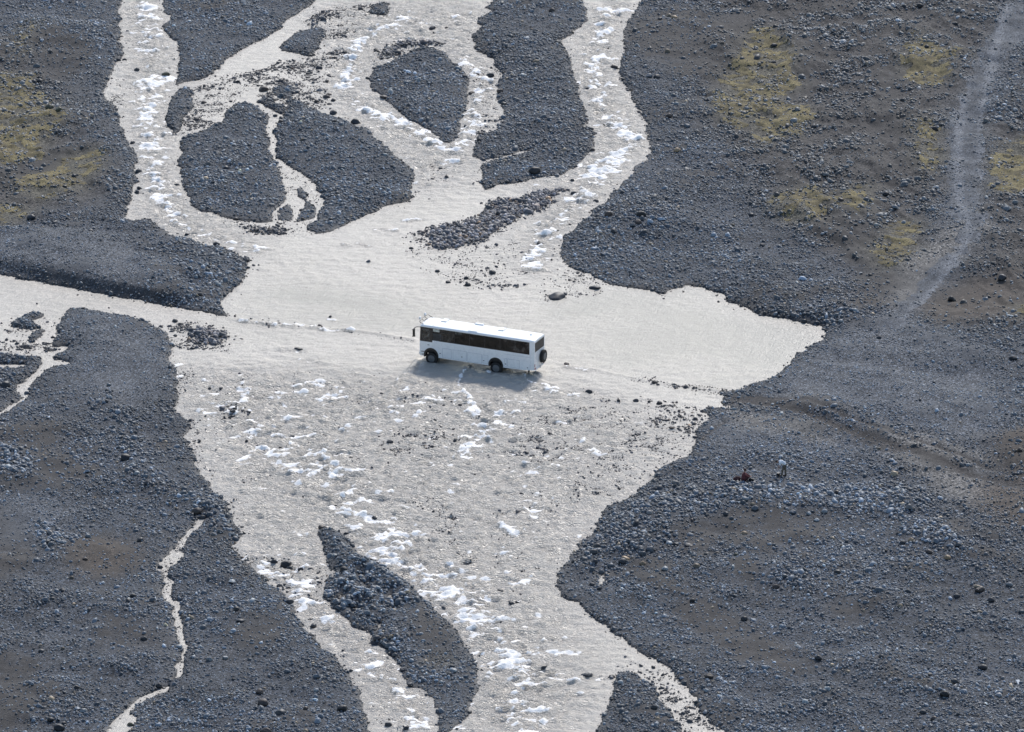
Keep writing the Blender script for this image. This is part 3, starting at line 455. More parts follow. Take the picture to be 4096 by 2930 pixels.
# ------------------------------------------------------------------ the stones that stand out: place, width in photo pixels, kind
BLD = """480,76,20,d;547,278,25,d;663,298,36,o;707,741,25,d;559,754,25,d;547,768,22,d;259,751,22,d;296,704,22,d;904,660,27,d;786,478,26,b;1054,357,42,b;200,212,20,d;197,438,34,o;236,451,30,o;135,320,26,d;158,315,24,d;778,15,20,g;473,241,22,d;498,239,20,d;554,687,30,d;530,571,22,d;815,411,22,b
1729,111,27,d;1788,113,17,b;1764,126,16,d;1734,133,14,d;1276,273,30,d;1315,379,25,b;1266,406,22,b;1332,401,22,d;1332,451,34,d;1421,488,40,d;1340,495,22,d;1473,313,22,d;1961,301,32,d;1966,273,17,d;1909,298,20,b;1860,310,25,d;1897,325,15,d;1914,461,20,d;1956,478,18,b;1946,463,16,d;1889,374,30,b;1453,416,18,b;1123,490,26,b;1101,463,20,d;1534,389,32,b;1865,507,22,d;1919,559,22,d;1931,640,26,d;1182,367,28,g;1832,276,28,l;1700,177,24,d;1562,202,22,d;1118,379,22,g;2015,414,24,d;2000,362,26,b
2138,680,50,k;2192,707,30,g;2229,702,22,g;2433,192,14,d;2456,271,32,b;2414,505,16,o;2352,355,20,d;2365,517,24,d;2542,559,16,d;2485,89,14,d;2628,305,28,d;2596,305,28,g;2697,79,24,t;2709,599,28,t;2749,502,28,g;2640,86,20,d;2675,458,28,b;2746,685,24,g;2791,532,24,d;2207,34,28,b;2369,596,24,b;2288,722,20,d;2296,773,28,d
3680,22,26,k;3820,81,24,d;3739,502,26,k;3611,411,24,d;3544,776,30,k;3594,768,20,d;3256,505,24,d;3096,163,28,d;3094,251,20,d;3707,177,20,d;4030,328,18,d;3362,797,26,b
749,940,22,k;709,937,18,d;943,866,24,b;988,1041,20,d;1015,1065,12,d;867,977,30,d;687,1198,20,k;800,1179,20,d;941,1267,17,b;700,1284,24,d;362,937,14,w;360,925,26,d;958,1075,20,l;985,807,22,l;1010,920,22,b;224,1437,22,d;966,1358,14,d;943,1346,12,d;148,1215,12,d;69,1376,20,d;126,871,40,d
1473,1050,18,g;1195,1395,36,d;1926,814,18,d;1857,917,26,k;1929,959,24,k;1645,994,20,d;1985,1070,18,d;1749,1085,20,d;1968,1090,30,d;1865,1112,22,d;1793,1129,24,d;1872,1139,26,d;1365,821,20,g;1323,876,22,d;1320,1270,18,d;1520,1336,12,d;1605,1356,12,d
2382,807,30,d;2160,974,28,d;2232,927,14,o;2564,851,42,k;2433,868,36,b;2554,878,30,b;2456,913,28,d;2488,772,22,d;2667,878,24,l;2653,1174,28,d;2229,1186,70,d;2379,1151,50,d;3005,858,26,d;2734,1169,12,b;2655,1196,14,d;2618,1531,26,b;2266,1457,24,b
3495,974,16,k;3049,981,24,d;3808,1196,36,k;4010,1078,40,d;3364,1262,22,l;3217,1257,24,d;3185,1284,24,d;3150,1262,22,l;3229,1284,26,d;3517,1351,22,d;4054,1425,32,d;3443,1095,14,w;3320,920,14,w;3135,1464,10,b;3150,1452,10,b;3121,1509,20,b
501,1827,42,k;788,2031,40,b;810,2044,30,d;22,1531,40,d;106,1573,24,g;438,1590,26,l;424,1608,22,d;436,1539,20,l;27,1812,28,l;49,1805,26,g;530,1866,22,l;589,1918,24,d;635,1911,12,w;855,2095,24,d;911,2110,30,d;837,2041,24,g;909,2044,16,d;931,2135,22,l;931,2152,18,d;948,2152,18,l;938,2172,14,d;791,1732,12,d;352,2145,24,l;249,2174,20,l;192,2174,28,d;562,2159,28,d;340,2233,22,b;961,2140,16,d;379,1986,12,t;54,1851,24,d
1288,2110,32,b;1293,2061,14,b;1500,2073,28,d;1232,1997,12,d;1212,1987,10,d;1187,1893,12,b;1187,1933,22,d;1559,1768,28,d;1832,2216,16,d;1527,1578,16,d;1611,2024,12,d
2544,1603,26,d;2638,1613,26,k;2685,1625,20,d;2355,1568,28,d;2532,1984,22,g;2904,2041,26,d;2677,2113,24,d;2766,2113,20,b;2702,2125,24,g;2571,2196,30,g;2603,2184,36,g;2500,2214,36,t;2485,2233,28,d;2675,2159,30,l;2704,2172,30,d;2754,2189,36,d;2865,2216,24,b;2975,2142,28,t;2980,1987,30,l;3020,2012,32,g
3401,2009,34,g;3172,2034,28,g;3298,2034,26,l;3212,2048,18,d;3236,2039,22,l;3394,2058,24,b;3347,1977,26,b;4083,1790,26,b;4059,1883,26,d;3847,2090,16,l;3847,2110,14,d;3645,2152,30,t;3608,2110,26,g;3611,2164,26,d;3716,2189,30,b;3790,2206,30,t;3266,2075,24,l;3478,1608,12,k;3598,1869,20,d;3736,1548,20,d;3694,1598,16,l;3680,1625,16,d
1052,2810,46,b;1039,2765,32,b;946,2440,26,k;961,2472,36,d;576,2549,26,d;532,2389,26,k;515,2435,20,d;236,2911,44,k;256,2893,26,d;202,2876,28,k;640,2268,24,d;901,2632,24,l;837,2637,26,l;776,2647,20,l;717,2588,26,l;296,2413,16,t;347,2514,14,w;522,2898,26,o;1062,2918,44,b;1064,2359,14,w;308,2753,26,k;1079,2248,28,k;165,2598,28,d;249,2366,26,d;635,2733,26,d;655,2738,22,k;357,2465,20,d
1094,2248,34,k;1143,2256,48,k;1158,2273,28,d;1202,2278,26,d;1241,2278,26,d;1234,2307,24,d;1276,2330,22,d;1101,2322,22,d;1118,2344,24,d;1241,2396,30,d;1158,2408,40,d;1305,2376,26,g;1350,2416,28,g;1367,2371,34,b;1374,2283,34,k;1510,2357,26,l;1584,2389,36,g;1493,2307,28,g;1414,2428,30,d;1488,2428,32,d;1473,2391,22,d;1613,2330,14,d;1566,2312,36,d;1241,2480,26,d;1254,2502,28,d;1241,2544,22,d;1372,2603,20,d;1406,2684,22,d;1611,2677,24,d;1640,2738,26,d;1815,2687,32,l;1842,2687,20,l;1808,2667,24,d;1798,2699,24,d;1929,2684,18,k;1877,2849,24,d;1264,2760,22,l;1123,2854,44,d;1369,2832,40,k;1222,2847,24,b;1631,2913,36,k;1552,2898,34,d;2022,2470,26,d;2000,2364,32,d;2044,2413,30,d;2007,2492,20,d;1507,2554,34,d;1497,2576,26,k
2296,2248,22,d;2244,2273,14,d;2377,2246,30,d;2406,2283,26,g;2493,2233,34,d;2571,2248,30,t;2443,2258,30,g;2399,2357,24,k;2323,2354,16,l;2369,2337,22,d;2837,2701,38,b;2970,2692,20,d;2978,2475,28,k;2771,2398,24,k;2483,2729,26,l;2470,2765,22,d;2448,2706,26,k;2828,2778,20,l;2177,2677,20,d;2345,2699,50,d;2677,2504,20,g;2598,2376,16,w;2616,2834,30,d;2598,2628,24,d;2943,2253,20,o;2660,2283,28,l
3931,2662,38,k;3818,2736,34,d;3918,2353,40,b;3351,2284,32,k;3104,2329,30,b;3139,2299,26,g;3177,2329,26,g;3779,2769,40,k;3736,2876,32,b;3866,2909,36,d;3692,2844,30,d;4086,2444,26,g;3918,2472,26,l;4039,2333,30,g;4082,2273,26,d;3827,2381,26,d;3961,2403,32,d;3498,2364,26,d;3788,2208,20,d;3190,2590,16,w;3273,2628,30,d;3524,2636,24,d;3714,2710,30,k;3290,2732,16,d"""
KIND = dict(d=("dark grey", (.028, .029, .033)), g=("slate grey", (.085, .095, .108)), l=("pale grey", (.20, .22, .235)), b=("brown", (.045, .034, .029)), t=("tan", (.27, .19, .115)), k=("black", (.014, .014, .016)), w=("whitish", (.45, .45, .43)), o=("olive", (.060, .058, .035)))
PLACES = [(470,200,"on the dark bank left of the leftmost stream"),(590,330,"in the leftmost stream's rapids"),(190,330,"among mossy gravel at the far upper left"),(300,720,"on the brown flat left of the leftmost stream"),(560,720,"at the left bank low on the leftmost stream"),(790,445,"in the rill beside the small top-left islet"),(1080,350,"in the stony shallows above the twin islands"),(900,660,"on the left one of the twin islands"),(1300,420,"along the stony upper edge of the right twin island"),(1350,840,"at the lower rim of the right twin island"),(1750,125,"in the shallows just above the teardrop island"),(1500,350,"at the left rim of the teardrop island"),(1860,310,"at the right rim of the teardrop island"),(1960,320,"in the rapids right of the teardrop island"),(1920,590,"where water rejoins below the teardrop island"),(2210,690,"at the lower end of the long upper-middle bar"),(2420,300,"in the upper right stream's rapids"),(2650,300,"on the dark bank right of the upper right stream"),(2740,580,"on the dark bank beside the upper right stream's bend"),(3120,280,"on the large moss field at upper right"),(3740,130,"by the bright moss patch nearest the top right"),(3640,470,"by the smooth gully left of the right track"),(4030,330,"right of the pale track at top right"),(3550,780,"on the stony moss slope left of the right track"),(2540,870,"on the gravel slope above the calm pool"),(2690,1175,"at the calm pool's upper shore"),(3230,1270,"on the stony spit above the calm pool's tip"),(3130,1475,"at the lower shore of the calm pool's tip"),(3500,1050,"on bare gravel at the moss slope's foot"),(3900,1150,"on the stony wedge below the right track's bend"),(4060,1425,"at the right edge of the pale gravel fan"),(740,945,"along the river edge of the left gravel spit"),(985,1050,"at the blunt end of the left gravel spit"),(360,930,"on top of the left gravel spit"),(740,1220,"at the narrow channel under the left gravel spit"),(120,1390,"in the shallow pools at the left edge"),(930,1350,"near the tiny stone islet left of the bus"),(1300,1360,"by the white ledge left of the bus"),(1900,880,"on the stone bar above the bus"),(1860,1100,"in the stony shallows above the bus"),(2270,900,"in the rapids right of the stone bar"),(2300,1180,"among flat shoals behind the bus"),(2600,1570,"along the stone line right of the bus"),(1500,1700,"in the broad riffle below the bus"),(430,1580,"at the top of the left cobble ridge"),(540,1870,"midway down the left cobble ridge"),(800,2040,"at the foot of the left cobble ridge"),(930,2130,"on the river edge below the left cobble ridge"),(50,1810,"in the stone patch at the far left edge"),(60,1550,"beside the rill at the far left edge"),(250,2170,"around the brown sand patch at lower left"),(600,2220,"beside the thin lower left rill's upper reach"),(720,2640,"beside the thin lower left rill's lower reach"),(350,2450,"on dark gravel left of the thin rill"),(230,2880,"in the bottom left corner"),(950,2450,"on the gravel wedge between rill and left channel"),(1060,2820,"on gravel left of the channel's bottom end"),(1350,2860,"on the bank low on the lower left channel"),(1150,2260,"in the rock cluster of the lower left channel"),(1230,2460,"in the rapids of the lower left channel"),(1290,2080,"at the upper tip of the long lower island"),(1220,1950,"in open water above the long lower island"),(1440,2350,"on the stony head of the long lower island"),(1500,2570,"at the left waist of the long lower island"),(1820,2690,"on the broad part of the long lower island"),(1620,2720,"on the left rim of the long lower island"),(1600,2900,"in the channel's end at the bottom"),(2020,2430,"in the main rapids right of the long island"),(2270,2690,"at the foaming ledge in the main rapids"),(2370,2290,"on the river corner of the right gravel bank"),(2530,2220,"at the lower end of the right cobble ridge"),(2700,2140,"under the middle of the right cobble ridge"),(3010,2010,"on the right cobble ridge below both people"),(3290,2030,"on the right ridge's lower edge near the bent person"),(3680,2160,"on the cobble tongue at the right ridge's end"),(3680,1600,"on the pale gravel fan at right"),(2480,2740,"on the small island at the bottom"),(2810,2720,"near the end of the brown sand channel"),(2800,2430,"beside the brown sand channel, lower right"),(2600,2600,"on the river bank opposite the main rapids"),(3150,2310,"on the rock knot above the brown sand channel"),(3450,2350,"around the sandy hollow at lower right"),(3260,2650,"below the sandy hollow at lower right"),(3900,2400,"on the dark stony slope at lower right"),(3830,2720,"on the slope in the bottom right quarter"),(3760,2870,"at the bottom edge on the right"),(4080,2350,"at the right edge low in the photo"),(4070,1840,"on the brown mound at the right edge"),(2900,2200,"on the sandy flat under the right cobble ridge"),(2330,2250,"on the river corner of the right gravel bank")]
recs = []
for row in BLD.replace("\n", ";").split(";"):
    u_, v_, w_, kd = row.split(","); recs.append((float(u_), float(v_), float(w_), kd))
recs.sort(key=lambda q: -(q[2] + (20 if q[3] in 'wt' else 0)))
minor = recs[300:]; recs = recs[:300]      # the smaller ones join the loose stones

# ------------------------------------------------------------------ stones: one loose mass of gravel and cobbles
N0 = 1000000; DMAX = 46.0
frus = np.array([at(-260, -130)[:2], at(4356, -130)[:2], at(4356, 3080)[:2], at(-260, 3080)[:2]])
area = (66 * 2) * (138 + 99)
ncand = int(DMAX * area)
cx = rng.uniform(-66, 66, ncand); cy = rng.uniform(-99, 138, ncand)
pu, pv = px_of(np.stack([cx, cy, np.zeros(ncand)], -1))
ok = (pu > -260) & (pu < 4356) & (pv > -130) & (pv < 3060)
cx, cy = cx[ok], cy[ok]
patch = smooth(nz * .45 + nz2 * .35 + nz3 * .2, .36, .60)
dens = (.16 + .62 * patch) * (1 - .80 * sand) * (1 - .68 * smoothg) * (1 - .88 * track) * (1 - .85 * wheels) * (1 - .7 * pale) * (1 - .35 * moss) * (1 - .35 * earth)
dens = np.clip(np.maximum(dens, .75 * cobble * (.5 + .5 * patch)) + .25 * np.exp(-DL / .7), 0, 1)
sizef = 1 + .25 * (patch - .5) + .68 * ridge + .22 * cobble - .42 * smoothg * (1 - ridge) - .30 * track
pe = smooth(nz2 * .5 + nz3 * .3 + gul * .2, .42, .58); dens = dens * (1 - .7 * earth + earth * 1.5 * pe); sizef = sizef * (1 + .45 * earth * pe)
dens = dens / np.clip(sizef, .7, 3) ** 1.6
dens *= .92
dens = np.maximum(dens, ridge * .30)
dl = np.where(wet, 0, dens)
RIFF = [([(960,300),(1090,260),(1240,230),(1330,190),(1420,200),(1330,260),(1310,330),(1300,440),(1200,400),(1090,350),(1010,360)],.34),([(770,360),(930,300),(1010,330),(910,420),(880,470),(760,530),(720,540),(770,450)],.30),([(1250,110),(1330,30),(1480,20),(1560,60),(1440,120),(1330,170),(1290,150)],.26),([(1860,270),(2010,260),(2010,420),(1990,560),(1880,560),(1920,440)],.12),
 ([(1640,1000),(1760,1010),(2000,980),(2090,960),(2110,1090),(2040,1160),(1900,1150),(1780,1130),(1680,1060)],.13),([(1620,950),(1740,900),(1760,1010),(1640,1010)],.10),([(2180,1120),(2300,1080),(2420,1130),(2400,1170),(2280,1200),(2190,1200)],.14),
 ([(2050,1700),(2300,1620),(2600,1650),(2800,1660),(2780,1750),(2700,1820),(2500,1930),(2300,2000),(2280,1900),(2100,1850),(2020,1820)],.22),([(2500,1880),(2700,1770),(2740,1790),(2560,1920),(2450,1960)],.3),([(2310,1900),(2450,1880),(2460,1960),(2350,1990)],.25),([(1480,1740),(1680,1700),(1830,1690),(1830,1760),(1640,1830),(1510,1790)],.12),([(1440,1840),(1470,1840),(1460,1900),(1440,1900)],.4),([(1580,1990),(1750,1990),(1760,2040),(1660,2050)],.16),([(1770,2050),(1830,2050),(1850,2170),(1930,2300),(1870,2260),(1810,2200),(1780,2130)],.34),
 ([(700,1470),(1600,1500),(2000,1650),(1800,1690),(1200,1640),(720,1560)],.016),([(720,1640),(900,1700),(1700,1650),(2300,2000),(2200,2350),(1300,2050),(950,2050)],.012),
 ([(2420,2610),(2520,2640),(2700,2720),(2790,2850),(2870,2930),(2730,2930),(2600,2740),(2480,2680)],.19),([(1030,2230),(1290,2240),(1310,2330),(1280,2420),(1100,2330)],.12),([(1490,2830),(1620,2850),(1640,2930),(1500,2930)],.12),([(660,1290),(800,1290),(900,1330),(900,1400),(690,1400)],.24),([(870,1605),(965,1610),(975,1680),(890,1690)],.25),([(690,1450),(745,1490),(730,1600),(700,1560)],.35),([(735,1650),(790,1720),(830,1900),(900,1980),(950,2080),(900,2060),(760,1850)],.16),
 ([(1260,500),(1080,540),(1110,660),(1260,760),(1300,830),(1140,800),(1060,560)],.10),([(900,820),(1270,890),(1250,940),(960,930),(830,870)],.16),([(1040,380),(1180,340),(1300,420),(1250,440),(1130,470),(1040,420)],.30),([(0,1280),(230,1270),(230,1420),(0,1410)],.10),([(2180,1500),(2540,1580),(2760,1640),(2640,1650),(2300,1600)],.05),([(960,1275),(1420,1318),(1640,1360),(1640,1368),(1420,1330),(960,1292)],.18),([(2540,1510),(2900,1555),(2900,1575),(2560,1530)],.35),([(2550,1610),(2850,1640),(2840,1665),(2560,1630)],.2),([(430,420),(490,300),(510,380),(490,440)],.2),([(1640,660),(1800,670),(1810,720),(1740,720)],.05),([(740,2130),(830,2070),(720,2300),(720,2560),(760,2620),(720,2720),(690,2500),(640,2260)],.2),([(2060,2350),(2110,2390),(2130,2430),(2040,2420)],.10)]
riff = np.zeros_like(HGT)
for kk, (pl, dd) in enumerate(RIFF):
    m = region([pl], .6); riff = np.maximum(riff, m * dd)
riff = blur(riff, .35) * 2.0 * (.20 + 1.5 * smooth(nz3 * .6 + nz2 * .4, .42, .62)) * (1 - .7 * smooth(fint, .7, 1)) * (ford < .2)
loose = blur(region([ISLANDS[q] for q in LOOSE], .5), .5)
riff = np.maximum(riff, loose * (.45 + .6 * smooth(nz3, .35, .65)) * .62)
dl = np.where(wet, np.maximum(riff, .22 * np.exp(-DW / .3) * (ford < .3)), dl)
sel = rng.random(len(cx)) < cell(dl, cx, cy)
sx, sy = cx[sel], cy[sel]; inw = cell(wet, sx, sy); n = len(sx)
sf = np.where(inw, .70 + .45 * (cell(nz, sx, sy) > .55) + 1.15 * cell(loose, sx, sy), cell(sizef, sx, sy))
r = np.clip(np.exp(rng.normal(math.log(.073), .46, n)) * sf, .045, .42)
for q in ((3128, 1906), (2976, 1924), (3000, 1922), (2950, 1922)):
    e = at(*q); near = np.hypot(sx - e[0], (sy - e[1]) * .6) < .9; r[near] = np.minimum(r[near], .085)
xm = np.array([at(q[0], q[1])[:2] for q in minor]); mw = np.array([np.clip(q[2] / PXM / 2, .1, .4) for q in minor]); mk = np.array([KIND[q[3]][1] for q in minor])
sx = np.concatenate([sx, xm[:, 0]]); sy = np.concatenate([sy, xm[:, 1]]); inw = np.concatenate([inw, cell(wet, xm[:, 0], xm[:, 1])]); r = np.concatenate([r, mw]); n = len(sx)
print("stones", n, "in water", int(inw.sum()))
a_ = np.linspace(0, 2 * math.pi, 5, endpoint=False)
T = np.array([(0, 0, 1)] + [(.72 * math.cos(t), .72 * math.sin(t), .68) for t in a_] + [(math.cos(t + .63), math.sin(t + .63), -.25) for t in a_])
TF = np.array([(0, 1 + i, 1 + (i + 1) % 5) for i in range(5)] + [(1 + i, 6 + i, 1 + (i + 1) % 5) for i in range(5)] + [(6 + i, 6 + (i + 1) % 5, 1 + (i + 1) % 5) for i in range(5)])
ax = r * rng.uniform(.95, 1.5, n); ay = r * rng.uniform(.6, 1.0, n); az = r * rng.uniform(.55, 1.05, n)
V = T[None] * np.stack([ax, ay, az], -1)[:, None, :] * rng.uniform(.78, 1.2, (n, 11, 1))
V[..., 2] += V[..., 0] * rng.normal(0, .22, (n, 1)) + V[..., 1] * rng.normal(0, .22, (n, 1))
th = rng.uniform(0, math.pi * 2, n)[:, None]; c, s = np.cos(th), np.sin(th)
V = np.stack([V[..., 0] * c - V[..., 1] * s, V[..., 0] * s + V[..., 1] * c, V[..., 2]], -1)
zz = np.where(inw, -.03 + .16 * cell(loose, sx, sy) + .03 * rng.random(n) + np.maximum(cell(wz, sx, sy), -.05) * .6, height(sx, sy) + .02 * rng.random(n))
V += np.stack([sx, sy, zz], -1)[:, None, :]
F = (TF[None] + (np.arange(n) * 11)[:, None, None]).reshape(-1, 3)
grv = raw_mesh("gravel", V.reshape(-1, 3), F)
lum = np.exp(rng.normal(0, .52, n)); tone = rng.random(n)
rgb = np.array([.080, .095, .113])[None] * lum[:, None]
rgb[tone < .10] *= np.array([1.25, 1.02, .85]); rgb[tone < .02] *= np.array([1.5, 1.2, .8]); rgb[tone > .965] = np.array([.22, .24, .25]) * rng.uniform(.7, 1.3, ((tone > .965).sum(), 1))
mr = np.maximum(cell(mossr, sx, sy), .75 * cell(earth, sx, sy))[:, None]; rgb = rgb * (1 - mr * .6) + np.array([.074, .068, .056]) * lum[:, None] * mr * .6
rgb = rgb * (.80 + .45 * smooth(cell(fbm(GX, GY, 13, 4, 7), sx, sy), .32, .68)[:, None]) * (1 + .18 * cell(ridge, sx, sy)[:, None]) * (1 + .25 * cell(smoothg, sx, sy)[:, None])
dm = np.where(inw, .42 + .45 * cell(loose, sx, sy), 1 - .66 * np.exp(-cell(DL, sx, sy) / .42))[:, None]
rgb = np.clip(rgb * dm, .008, .55)
rgb = np.where(inw[:, None], rgb * np.array([1.18, .97, .88]), rgb)
rgb[-len(mk):] = mk
cattr(grv, "tone", np.repeat(rgb, 11, 0))
def stone_mat(name, colour=None):
    k = NT(name); p = k.pos()
    if colour is None:
        base = k.n("Attribute", attribute_name="tone").outputs["Color"]
    else:
        oi = k.n("ObjectInfo"); base = k.mix(oi.outputs["Random"], tuple(x * .75 for x in colour), tuple(x * 1.25 for x in colour))
    nn = k.noise(p, 6, 5, .6)
    vm = k.n("VectorMath", operation='SCALE'); k.l(base, vm.inputs[0]); k.l(k.ramp(nn, .25, .75, .68, 1.35), vm.inputs["Scale"])
    k.set(Base_Color=vm.outputs[0], Roughness=.55, Specular_IOR_Level=.5); k.bump(k.noise(p, 12, 5), .5, .03)
    return k.m
tag(link("gravel", grv, stone_mat("gravel_stone")), label="loose blue grey pebbles and cobbles covering the plain and dotting the shallows", cat="gravel", kind='stuff')

# ------------------------------------------------------------------ boulders: every stone that stands out, one by one
ico = bmesh.new(); bmesh.ops.create_icosphere(ico, subdivisions=3, radius=1)
ICO = np.array([v.co for v in ico.verts]); ICF = np.array([[v.index for v in f.verts] for f in ico.faces]); ico.free()
BMAT = {kk: stone_mat("boulder_" + v[0].replace(" ", "_"), v[1]) for kk, v in KIND.items()}
keyed = {}
for rc in recs:
    pl = min(PLACES, key=lambda q: math.hypot(q[0] - rc[0], q[1] - rc[1]))[2]
    size = "small " if rc[2] < 16 else "big " if rc[2] >= 34 else ""
    keyed.setdefault((size + KIND[rc[3]][0], pl), []).append(rc)
ORD = ["leftmost", "second from left", "third from left", "fourth from left", "fifth from left", "sixth from left", "seventh from left", "eighth from left", "ninth from left", "tenth from left"]
nb = 0
for (desc, pl), lst in keyed.items():
    lst.sort()
    for q, (u_, v_, w_, kd) in enumerate(lst):
        lab = f"{desc} boulder {pl}"
        if len(lst) > 1:
            tail = ORD[q] if q < len(lst) - 1 or len(lst) > 10 else "rightmost"
            lab += f", {tail}"
        g0 = at(u_, v_); dist = np.linalg.norm(g0 - CAM); wm = np.clip(w_ / PXM * dist / DIST, .22, 1.8)
        flat = .5 if (w_ > 45 and kd == 'd') or w_ == 36 and kd == 'd' else 1.0
        rr = np.random.default_rng(int(u_ * 7 + v_)); a = wm / 2
        ay, az = a * rr.uniform(.72, .98), a * rr.uniform(.70, .92) * flat
        P = ICO.copy()
        for _ in range(7):                                  # flattened facets, as on river-worn blocks
            d = rr.normal(size=3); d /= np.linalg.norm(d); lim = rr.uniform(.70, .95); t = P @ d
            P -= np.clip(t - lim, 0, None)[:, None] * d * .85
        for _ in range(5):
            d = rr.normal(size=3) * rr.uniform(1.5, 4.5); P *= (1 + .045 * np.sin(P @ d + rr.uniform(0, 6)))[:, None]
        P[:, 2] = np.where(P[:, 2] < -.35, -.35 + (P[:, 2] + .35) * .25, P[:, 2])
        P *= [a, ay, az]
        hz = float(height(g0[0], g0[1])); hw = bool(cell(wet, np.array([g0[0]]), np.array([g0[1]]))[0])
        z0 = (-.02 if hw else hz) + az * .22
        c0 = at(u_, v_, z0 + az * .25)
        if not hw: z0 = float(height(c0[0], c0[1])) + az * .26
        me = raw_mesh("boulder", P, ICF)
        o = link("boulder", me, BMAT[kd]); o.location = (c0[0], c0[1], z0); o.rotation_euler = (rr.normal(0, .1), rr.normal(0, .1), rr.uniform(-.5, .5))
        tag(o, lab, "boulder", "boulders standing out on the plain and in the river"); nb += 1
print("boulders", nb)

def bm_obj(name, bm, mat, parent=None, smooth=False):
    me = bpy.data.meshes.new(name); bmesh.ops.recalc_face_normals(bm, faces=bm.faces[:]); bm.to_mesh(me); bm.free()
    if not smooth: me.shade_flat()
    return link(name, me, mat, parent)
def add_box(bm, x0, x1, y0, y1, z0, z1, bev=0.0):
    r = bmesh.ops.create_cube(bm, size=1)
    for v in r['verts']:
        v.co = Vector(((x0 + x1) / 2 + v.co.x * (x1 - x0), (y0 + y1) / 2 + v.co.y * (y1 - y0), (z0 + z1) / 2 + v.co.z * (z1 - z0)))
    if bev:
        es = {e for v in r['verts'] for e in v.link_edges}
        bmesh.ops.bevel(bm, geom=list(es), offset=bev, segments=2, affect='EDGES')
def add_prism(bm, pts, axis, a, b):
    """pts: 2d outline; axis 'y' -> (x,z) outline pushed from y=a to y=b; 'x' -> (y,z)"""
    def P(p, t): return (p[0], t, p[1]) if axis == 'y' else (t, p[0], p[1]) if axis == 'x' else (p[0], p[1], t)
    A = [bm.verts.new(P(p, a)) for p in pts]; B = [bm.verts.new(P(p, b)) for p in pts]
    f1 = bm.faces.new(A); f2 = bm.faces.new(B[::-1])
    for i in range(len(pts)):
        j = (i + 1) % len(pts); bm.faces.new((A[j], A[i], B[i], B[j]))
    f1.normal_update(); f2.normal_update()
    bmesh.ops.triangulate(bm, faces=[f1, f2], ngon_method='EAR_CLIP')
def add_tube(bm, pts, r, seg=8):
    pts = [Vector(p) for p in pts]; rings = []
    for i, p in enumerate(pts):
        d = (pts[min(i + 1, len(pts) - 1)] - pts[max(i - 1, 0)]).normalized()
        q = d.to_track_quat('Z', 'Y'); rr = r[i] if isinstance(r, (list, tuple)) else r
        rings.append([bm.verts.new(p + q @ Vector((rr * math.cos(t), rr * math.sin(t), 0))) for t in [2 * math.pi * k / seg for k in range(seg)]])
    for A, B in zip(rings, rings[1:]):
        for k in range(seg): bm.faces.new((A[k], A[(k + 1) % seg], B[(k + 1) % seg], B[k]))
    bm.faces.new(rings[0][::-1]); bm.faces.new(rings[-1])
def add_lathe(bm, prof, cx, cy, cz, axis='y', seg=36):
    """prof: (offset along axis, radius)"""
    rings = []
    for o_, r_ in prof:
        ring = []
        for k in range(seg):
            t = 2 * math.pi * k / seg
            ring.append(bm.verts.new((cx + r_ * math.cos(t), cy + o_, cz + r_ * math.sin(t)) if axis == 'y' else (cx + o_, cy + r_ * math.cos(t), cz + r_ * math.sin(t))))
        rings.append(ring)
    for A, B in zip(rings, rings[1:]):
        for k in range(seg): bm.faces.new((A[k], A[(k + 1) % seg], B[(k + 1) % seg], B[k]))
    bm.faces.new(rings[0][::-1]); bm.faces.new(rings[-1])
def arc(cx, cz, r, a0, a1, n): return [(cx + r * math.cos(R(a0 + (a1 - a0) * i / n)), cz + r * math.sin(R(a0 + (a1 - a0) * i / n))) for i in range(n + 1)]

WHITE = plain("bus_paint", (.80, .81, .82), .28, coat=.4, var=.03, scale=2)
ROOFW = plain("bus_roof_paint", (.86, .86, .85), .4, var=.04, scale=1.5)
BLACK = plain("black_trim", (.012, .012, .013), .3, coat=.3)
RUBBER = plain("tyre_rubber", (.016, .016, .017), .75, bump=.4)
STEEL = plain("wheel_steel", (.16, .17, .185), .4, metal=.6)
DARKIN = plain("dark_interior", (.03, .03, .033), .8)
SEATM = plain("seat_fabric", (.045, .05, .065), .9)
CHROME = plain("chrome", (.75, .76, .78), .12, metal=1)
LAMP = plain("lamp_lens", (.75, .76, .76), .1, coat=1)
REDL = plain("red_lens", (.35, .02, .015), .2, coat=1)
MATTE = plain("matte_black", (.006, .006, .007), .95)
SEAMM = plain("panel_gap", (.30, .34, .40), .7)
def glass(name, trans, rough=.04):
    k = NT(name); tr = k.n("BsdfTransparent"); tr.inputs[0].default_value = (trans * .95, trans, trans * 1.02, 1)
    gl = k.n("BsdfGlossy"); gl.inputs["Roughness"].default_value = rough; gl.inputs[0].default_value = (.9, .92, .95, 1)
    fr = k.n("Fresnel"); fr.inputs[0].default_value = 1.45
    mx = k.n("MixShader"); k.l(fr.outputs[0], mx.inputs[0]); k.l(tr.outputs[0], mx.inputs[1]); k.l(gl.outputs[0], mx.inputs[2])
    k.t.nodes.remove(k.b); k.l(mx.outputs[0], k.out.inputs[0]); return k.m
CLEAR, LITE, TINT, DARKG = glass("clear_glass", .88), glass("light_tinted_glass", .66), glass("tinted_glass", .22), glass("dark_glass", .03)

